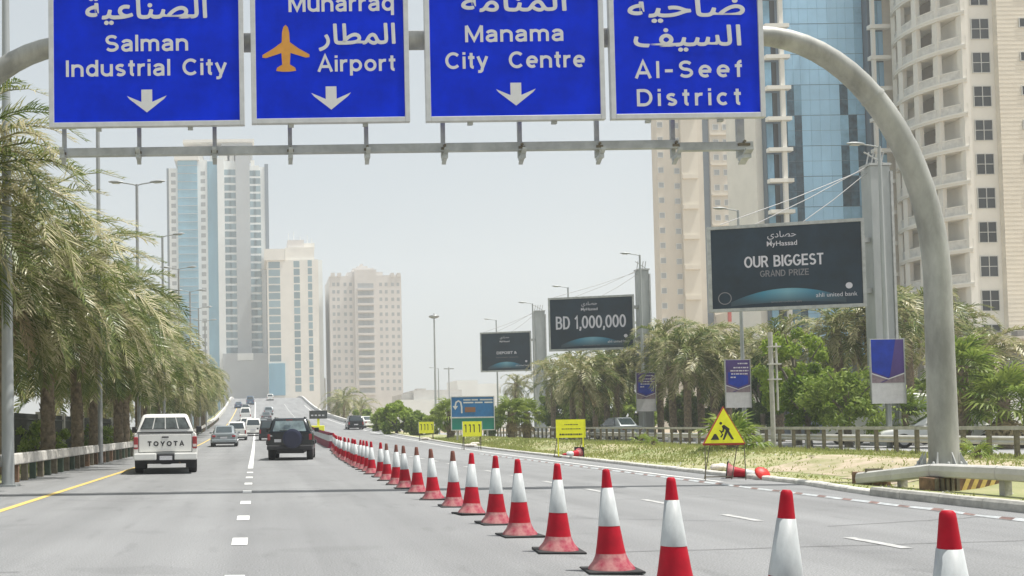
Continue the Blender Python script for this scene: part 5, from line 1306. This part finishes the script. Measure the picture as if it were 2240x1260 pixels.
def date_palm(x, y, z, h, label, group, n=46, wind=0.0, seed=0, far=False, scale=1.0, wind_az=0.0, dry=4):
    rr = random.Random(seed); r = thing('date_palm', label, 'palm tree', (x, y, z), 0, group)
    key = (round(h, 0), seed % 3)
    if key not in TRK: TRK[key] = trunk_mb(round(h, 0), .25, .21, (rr.uniform(-.2, .2), rr.uniform(-.2, .2)), seed=seed).mesh('trunk', 'trunk')
    t = bpy.data.objects.new('trunk', TRK[key]); COL.objects.link(t); t.parent = r; t.scale = (1, 1, h/round(h, 0))
    src = FF if far else FV
    for i in range(n+dry):
        u = (i+.5)/n; cls = 'up' if u < .30 else 'mid' if u < .56 else 'low' if u < .80 else 'hang'
        c = [q for q, k in src if k == cls]; me = rr.choice(c) if i < n else rr.choice(FD)
        a = i*2.39996+rr.uniform(-.25, .25)
        if wind:   # fronds swing down-wind
            a = (a-wind_az+pi) % (2*pi)-pi; a = a*(1-wind*.45*(1 if cls != 'hang' else .6)); a += wind_az
        o = bpy.data.objects.new('frond', me); COL.objects.link(o); o.parent = r
        k = scale*rr.uniform(.80, 1.14)
        o.location = (cos(a)*.12, sin(a)*.12, h-.15-.35*u+rr.uniform(-.08, .1)); o.rotation_euler = Euler((rr.uniform(-.45, .45), rr.uniform(-.2, .22), a)); o.scale = (k, k, k)
    return r
LG = 'date palms in the row left of the road'
lefts = []
y = 22.8; i = 0
while y < 150:
    lefts.append((-7.25+random.uniform(-.25, .25), y)); y += 5.6+random.uniform(-.4, .4)+(1.0 if y > 80 else 0); i += 1
for i, (x, y) in enumerate(lefts):
    lab = 'windblown date palm left of the road, %s in its row' % ('nearest' if i == 0 else ORD[i]+' from the camera') if i < len(ORD) else 'far date palm'
    h = 6.15+random.uniform(-.5, .5)+(1.15 if i == 0 else .55 if i == 1 else .1)
    date_palm(x, y, rz(y)*.55, h, lab, LG, n=76 if y < 60 else 48, wind=.5, seed=i+1, far=y > 62, scale=1.0 if i < 1 else 1.12, wind_az=radians(-12), dry=6 if y < 60 else 2)
# second row behind
for i in range(9):
    y = 27+i*9.5+random.uniform(-1, 1); x = -13.6+random.uniform(-.6, .6)
    date_palm(x, y, 0, 5.6+random.uniform(-.5, .5), 'date palm %s in the hidden back row, behind the slat fence' % ('nearest' if i == 0 else ORD[i]), 'date palms behind the slat fence', n=34, wind=.7, seed=60+i, far=True, dry=2)

# right palms behind the verge rail
RG = 'date palms behind the right verge rail'
rp_ = [(1250, 86, 780, 'small date palm left of the middle billboard, above the nearest yellow board'), (1130, 118, 815, 'distant date palm below the smallest billboard'), (1300, 92, 800, 'shaggy date palm under the middle billboard'), (1345, 80, 780, 'date palm between the middle billboard and the smallest banner'),
       (1415, 84, 752, 'date palm behind the smallest blue banner'), (1468, 72, 726, 'tallest shaggy date palm left of the triangle sign'), (1530, 74, 730, 'date palm left of the banner with white lines'), (1590, 80, 738, 'date palm behind the banner with white lines'),
       (1640, 92, 770, 'far date palm peeking left of the utility pole'), (1208, 100, 800, 'date palm half hidden right of the smallest billboard mast'), (1700, 64, 720, 'date palm with arching fronds below the largest billboard'), (1835, 56, 690, 'date palm just left of the largest billboard mast foot'),
       (1985, 60, 655, 'tall date palm behind the arch pole'), (1380, 95, 775, 'hazy date palm behind the others right of the middle billboard')]
for i, (px_, Y, py_, lab) in enumerate(rp_):
    c = W(px_, py_+22, Y); date_palm(c.x, Y, 0, max(2.2, c.z), lab, RG, n=42, wind=.45, seed=200+i, far=True, scale=1.0 if i != 1 else .7, wind_az=radians(-25), dry=3)

# leaf clouds for broad-leaved trees
def tree_mesh(seed, R=2.2, Hc=2.4, zc=3.2, nclump=46, nleaf=120, ls=.16):
    rr = random.Random(seed); m = MB()
    for i in range(nclump):
        while True:
            p = Vector((rr.uniform(-1, 1), rr.uniform(-1, 1), rr.uniform(-1, 1)))
            if .25 < p.length < 1: break
        p *= 1/ (p.length**.35); w = 1+.28*noise.noise(p*1.7+Vector((seed, 0, 0)))
        c = Vector((p.x*R*w, p.y*R*w, zc+p.z*Hc*w*.8)); cr = rr.uniform(.35, .7)*R*.38
        for j in range(nleaf):
            q = Vector((rr.gauss(0, 1), rr.gauss(0, 1), rr.gauss(0, .8))); q = q.normalized()*cr*rr.uniform(.45, 1.15)
            c2 = c+q; nrm = (q.normalized()*.6+Vector((rr.uniform(-1, 1), rr.uniform(-1, 1), rr.uniform(-.4, 1)))).normalized(); t = nrm.orthogonal().normalized(); b2 = nrm.cross(t)
            a = rr.uniform(0, 6.28); t2 = t*cos(a)+b2*sin(a); b3 = nrm.cross(t2); s = ls*rr.uniform(.6, 1.25)
            m.add([c2-t2*s, c2+b3*s*.36, c2+t2*s, c2-b3*s*.36], [(0, 1, 2, 3)])
    return m
def limbs(seed, h, R):
    rr = random.Random(seed+99); m = MB(); m.tube([(0, 0, -.2), (.08, .03, h*.3), (0, 0, h*.55)], [.2, .15, .11], 8)
    for i in range(7):
        a = i*2.4+rr.uniform(-.3, .3); z = h*(.25+.045*i); m.tube([(0, 0, z), (cos(a)*R*.35, sin(a)*R*.35, z+h*.22), (cos(a)*R*.7, sin(a)*R*.7, z+h*.36)], [.08, .05, .02], 6)
    return m
TM = {}
def tree(px_, Y, py_top, wpx, label, cat, group, mat, name='broadleaf_tree', seed=1, base=0.0, zlow=None):
    top = W(px_, py_top, Y); h = top.z-base; R = wpx/2/FPX*Y
    r = thing(name, label, cat, (top.x, Y, base), random.uniform(0, 6), group)
    if name == 'shrub': zc, Hc = h*.5, h*.52
    else: zc, Hc = h*.56, h*.46
    Rm = R/1.15
    key = (name, mat, seed)
    cm = tree_mesh(seed, Rm, Hc, zc, 54 if name != 'shrub' else 36, 110, .17*max(.8, Y/60)); cm.build('crown', mat, r)
    if name != 'shrub': limbs(seed, h, R).build('trunk', 'trunk_grey', r)
    else: limbs(seed, h*.7, R).build('stems', 'trunk_grey', r)
    return r
for i, (px_, Y, py_, lab) in enumerate(((1270, 78, 790, 'second date palm above the nearest yellow board'), (1325, 84, 770, 'date palm right of the second one above the yellow board'), (1440, 80, 715, 'date palm just right of the smallest blue banner'), (1500, 68, 742, 'shaggy date palm midway between the two smaller banners'), (1560, 70, 760, 'low date palm left of the banner with white lines'), (1625, 74, 745, 'date palm directly right of the banner with white lines'), (1905, 55, 668, 'date palm behind the plain chevron banner'), (2060, 66, 690, 'date palm hidden behind the arch pole'), (2150, 60, 740, 'date palm behind the fan palms at the right edge'))):
    c = W(px_, py_+22, Y); date_palm(c.x, Y, 0, max(2.2, c.z), lab, RG, n=42, wind=.45, seed=500+i, far=True, scale=1.0, wind_az=radians(-25), dry=3)
TG = 'green broad-leaved trees behind the verge rail'
tree(1738, 53, 695, 165, 'tall bright green tree right of the utility pole', 'tree', TG, 'leaf_bright', seed=1)
tree(1662, 62, 770, 100, 'darker green tree behind the utility pole', 'tree', TG, 'leaf_dark', seed=2)
tree(1852, 47.5, 795, 200, 'wide olive green bush-like tree left of the plain chevron banner', 'tree', TG, 'leaf_olive', seed=3)
tree(1765, 50, 800, 130, 'low bright tree at the foot of the tall bright green one', 'tree', TG, 'leaf_bright', seed=4)
tree(1960, 62, 790, 90, 'green tree behind the plain chevron banner', 'tree', TG, 'leaf_dark', seed=5)
tree(1600, 82, 850, 120, 'dark green undergrowth tree behind the triangle sign', 'tree', TG, 'leaf_dark', seed=6)
tree(1500, 84, 855, 120, 'dark green undergrowth tree left of the triangle sign', 'tree', TG, 'leaf_dark', seed=7)
tree(1390, 92, 860, 120, 'undergrowth tree below the smallest blue banner', 'tree', TG, 'leaf_olive', seed=8)
tree(1290, 96, 850, 110, 'grey green tree behind the nearest yellow board', 'tree', TG, 'leaf_olive', seed=9)
tree(1220, 104, 850, 90, 'grey green tree right of the big fan palm', 'tree', TG, 'leaf_olive', seed=10)
tree(2120, 64, 760, 120, 'olive tree behind the two tall fan palms', 'tree', TG, 'leaf_olive', seed=12)
tree(2010, 64, 820, 100, 'olive tree just left of the arch pole', 'tree', TG, 'leaf_olive', seed=13)
SG = 'bushes at the far left end of the verge'
tree(868, 100, 876, 88, 'large yellow green bush left of the farthest yellow board', 'bush', SG, 'leaf_bright', 'shrub', 21)
tree(835, 112, 893, 60, 'smaller green bush left of the large yellow green one', 'bush', SG, 'leaf_olive', 'shrub', 22)
tree(912, 98, 893, 60, 'olive bush behind the farthest yellow board', 'bush', SG, 'leaf_olive', 'shrub', 23)
tree(950, 96, 885, 56, 'grey green bush between the farthest board and the u-turn sign', 'bush', SG, 'leaf_olive', 'shrub', 24)
tree(1075, 92, 880, 60, 'dark bush right of the u-turn sign', 'bush', SG, 'leaf_dark', 'shrub', 25)
tree(790, 135, 890, 60, 'hazy olive bush beyond the dark car by the cones', 'bush', SG, 'leaf_olive', 'shrub', 26)
for i, (px_, Y, py_, lab) in enumerate(((752, 170, 868, 'hazy bare-looking date palm in front of the third tower'), (738, 185, 880, 'smaller hazy palm left in front of the third tower'), (790, 190, 885, 'hazy palm at the foot of the third tower'))):
    c = W(px_, py_, Y); date_palm(c.x, Y, 0, c.z, lab, 'hazy palms below the third tower', n=30, wind=.2, seed=300+i, far=True, scale=1.1, dry=6)

# fan palms
def fan_mesh(seed, R=.75, n=16):
    rr = random.Random(seed); m = MB(); pet = .75
    m.tube([(0, 0, 0), (pet*.6, 0, .05), (pet, 0, 0)], [.022, .016, .012], 3, 0, cap=False)
    for i in range(n):
        a = radians(-125+250*i/(n-1)); l = R*(1-.25*abs(a)/2.2)*rr.uniform(.88, 1.08); d = Vector((cos(a), sin(a), 0)); q = Vector((-sin(a), cos(a), 0))*.045
        c = Vector((pet, 0, 0)); mid = c+d*l*.6+Vector((0, 0, .03*(i % 2))); end = c+d*l+Vector((0, 0, -l*rr.uniform(.2, .45)))
        m.add([c, mid-q, end, mid+q], [(0, 1, 2, 3)])
    return m.mesh('fan_leaf', ['fan_leaf'])
FANS = [fan_mesh(i) for i in range(4)]; FAND = []
for i in range(2):
    me = fan_mesh(20+i, .65, 12).copy(); me.materials.clear(); me.materials.append(MATS['dry_leaf']); FAND.append(me)
def fan_palm(x, y, z, h, label, group, n=34, sc=1.0, seed=0, r0=.22, dry=8):
    rr = random.Random(seed); r = thing('fan_palm', label, 'fan palm', (x, y, z), 0, group)
    trunk_mb(max(h, .25), r0, r0*.8, seg=8, seed=seed).build('trunk', 'trunk', r)
    for i in range(n+dry):
        u = (i+.5)/n; a = i*2.39996; el = 1.25-1.75*u+rr.uniform(-.12, .12); o = bpy.data.objects.new('fan_leaf', rr.choice(FANS) if i < n else rr.choice(FAND)); COL.objects.link(o); o.parent = r
        if i >= n: el = -1.0-rr.uniform(0, .35)
        k = sc*rr.uniform(.85, 1.15); o.location = (0, 0, max(h, .2)-.1-.25*u*sc); o.rotation_euler = Euler((rr.uniform(-.4, .4), -el, a)); o.scale = (k, k, k)
    return r
FG = 'fan palms on and behind the verge'
def fp(px_, Y, base_py, top_py, label, sc=1.0, n=34, seed=0, r0=.2, dry=8, zb=None):
    x = W(px_, (base_py+top_py)/2, Y).x; z = (vz(x, Y) if kx(Y) < x < FENX else rz(Y)*.25) if zb is None else zb; t = W(px_, top_py, Y).z
    return fan_palm(x, Y, z, max(.15, t-z-1.05*sc), label, FG, n, sc, seed, r0, dry)
fp(1118, 76, 955, 868, 'left trunk of the big bright fan palm pair right of the u-turn sign', 1.05, 38, 1, .3)
fp(1152, 77, 955, 872, 'right trunk of the big bright fan palm pair right of the u-turn sign', 1.0, 34, 2, .3)
fp(985, 82, 955, 868, 'dark green fan palm directly left of the u-turn sign', 1.1, 34, 3, .3)
fp(2103, 44, 930, 735, 'tall fan palm right of the arch pole, left of two', 1.25, 36, 4, .3, 12)
fp(2195, 42, 935, 805, 'lower fan palm at the right edge behind the rail', 1.15, 36, 5, .26, 10)
fp(1975, 50, 930, 850, 'fan palm tuft right below the plain chevron banner', 1.1, 28, 6, .25)
fp(2135, 24.5, 1005, 955, 'small yellow green fan palm on the verge right of the arch pole', .42, 14, 7, .04, 0)
fp(1648, 34, 985, 955, 'small palm sapling on the verge right of the triangle sign', .40, 12, 8, .03, 0)
fp(1402, 44, 970, 940, 'small palm sapling on the verge below the smallest banner', .42, 12, 9, .04, 0)
fp(1428, 40, 982, 953, 'tiny second palm sapling on the verge below the smallest banner', .30, 10, 10, .03, 0)
fp(1600, 33, 992, 900, 'broad dry fan palm on the verge behind the triangle sign', .85, 22, 11, .14, 8)

# grass on the verge
rr = random.Random(5); m = MB(); cnt = 0
while cnt < 70000:
    Y = 9+(rr.random()**1.8)*75; a = kx(Y)+.22; X = a+(FENX+1.2-a)*rr.random()
    d = noise.noise(Vector((X*.38, Y*.16, 7)))+.5*noise.noise(Vector((X*1.1, Y*.6, 2)))
    if d < rr.uniform(-.7, .35)+(.35*sst(10, 0, X-kx(Y)-3)*(1-sst(16, 30, Y))): continue
    if bare(X, Y) < 1.0 and rr.random() < .45: continue
    cnt += 1; z = vz(X, Y)-.01; h = rr.uniform(.02, .065)*(1+Y/70)*(1+max(0, d)); w = .009*(1+Y/16); an = rr.uniform(0, 3.14); c, s = cos(an)*w, sin(an)*w; lx_, ly_ = rr.uniform(-.05, .07), rr.uniform(-.05, .05)
    m.add([(X-c, Y-s, z), (X+c, Y+s, z), (X+lx_, Y+ly_, z+h)], [(0, 1, 2)])
m.build('verge_grass', 'grass_blade', kind='stuff')
rr = random.Random(12); m = MB()
for k in range(420):
    Y = 10+rr.random()**1.5*45; X = kx(Y)+.3+rr.random()*7; q = rr.uniform(.012, .05); z = vz(X, Y)
    c = [Vector((X+q*cos(2*pi*j/5+k)*rr.uniform(.7, 1.2), Y+q*sin(2*pi*j/5+k)*rr.uniform(.7, 1.2), z)) for j in range(5)]; t = Vector((X, Y, z+q*.8))
    m.add(c+[t], [(j, (j+1) % 5, 5) for j in range(5)])
m.build('verge_stones', 'kerb', kind='stuff')
# weeds at the rail posts and the left strip
rr = random.Random(6); m = MB()
for k in range(7000):
    if k % 2: Y = 16+(rr.random()**1.5)*80; X = FENX+rr.gauss(0, .3); z = rz(Y)*.2
    else: Y = 12+(rr.random()**1.4)*90; X = -6.9-rr.random()**1.6*3; z = .05+rz(Y)*.6
    h = rr.uniform(.08, .26); w = .02*(1+Y/40); an = rr.uniform(0, 3.14); c, s = cos(an)*w, sin(an)*w
    m.add([(X-c, Y-s, z), (X+c, Y+s, z), (X+rr.uniform(-.1, .1), Y+rr.uniform(-.1, .1), z+h)], [(0, 1, 2)])
m.build('roadside_weeds', 'grass_blade', kind='stuff')
# shrubs filling behind the left palms
for i, (x, y, h, w) in enumerate(((-9.2, 33, 1.5, 1.6), (-9.4, 44, 1.7, 1.8), (-9.2, 56, 1.6, 1.6), (-9.6, 68, 1.8, 2.0))):
    r = thing('shrub', 'olive shrub among the left palm trunks, %s of four' % ORD[i], 'bush', (x, y, 0), 0, 'shrubs among the left palm trunks')
    tree_mesh(400+i, w*.7, h*.5, h*.5, 22, 90, .12).build('crown', 'leaf_olive', r); limbs(400+i, h*.6, w*.6).build('stems', 'trunk_grey', r)
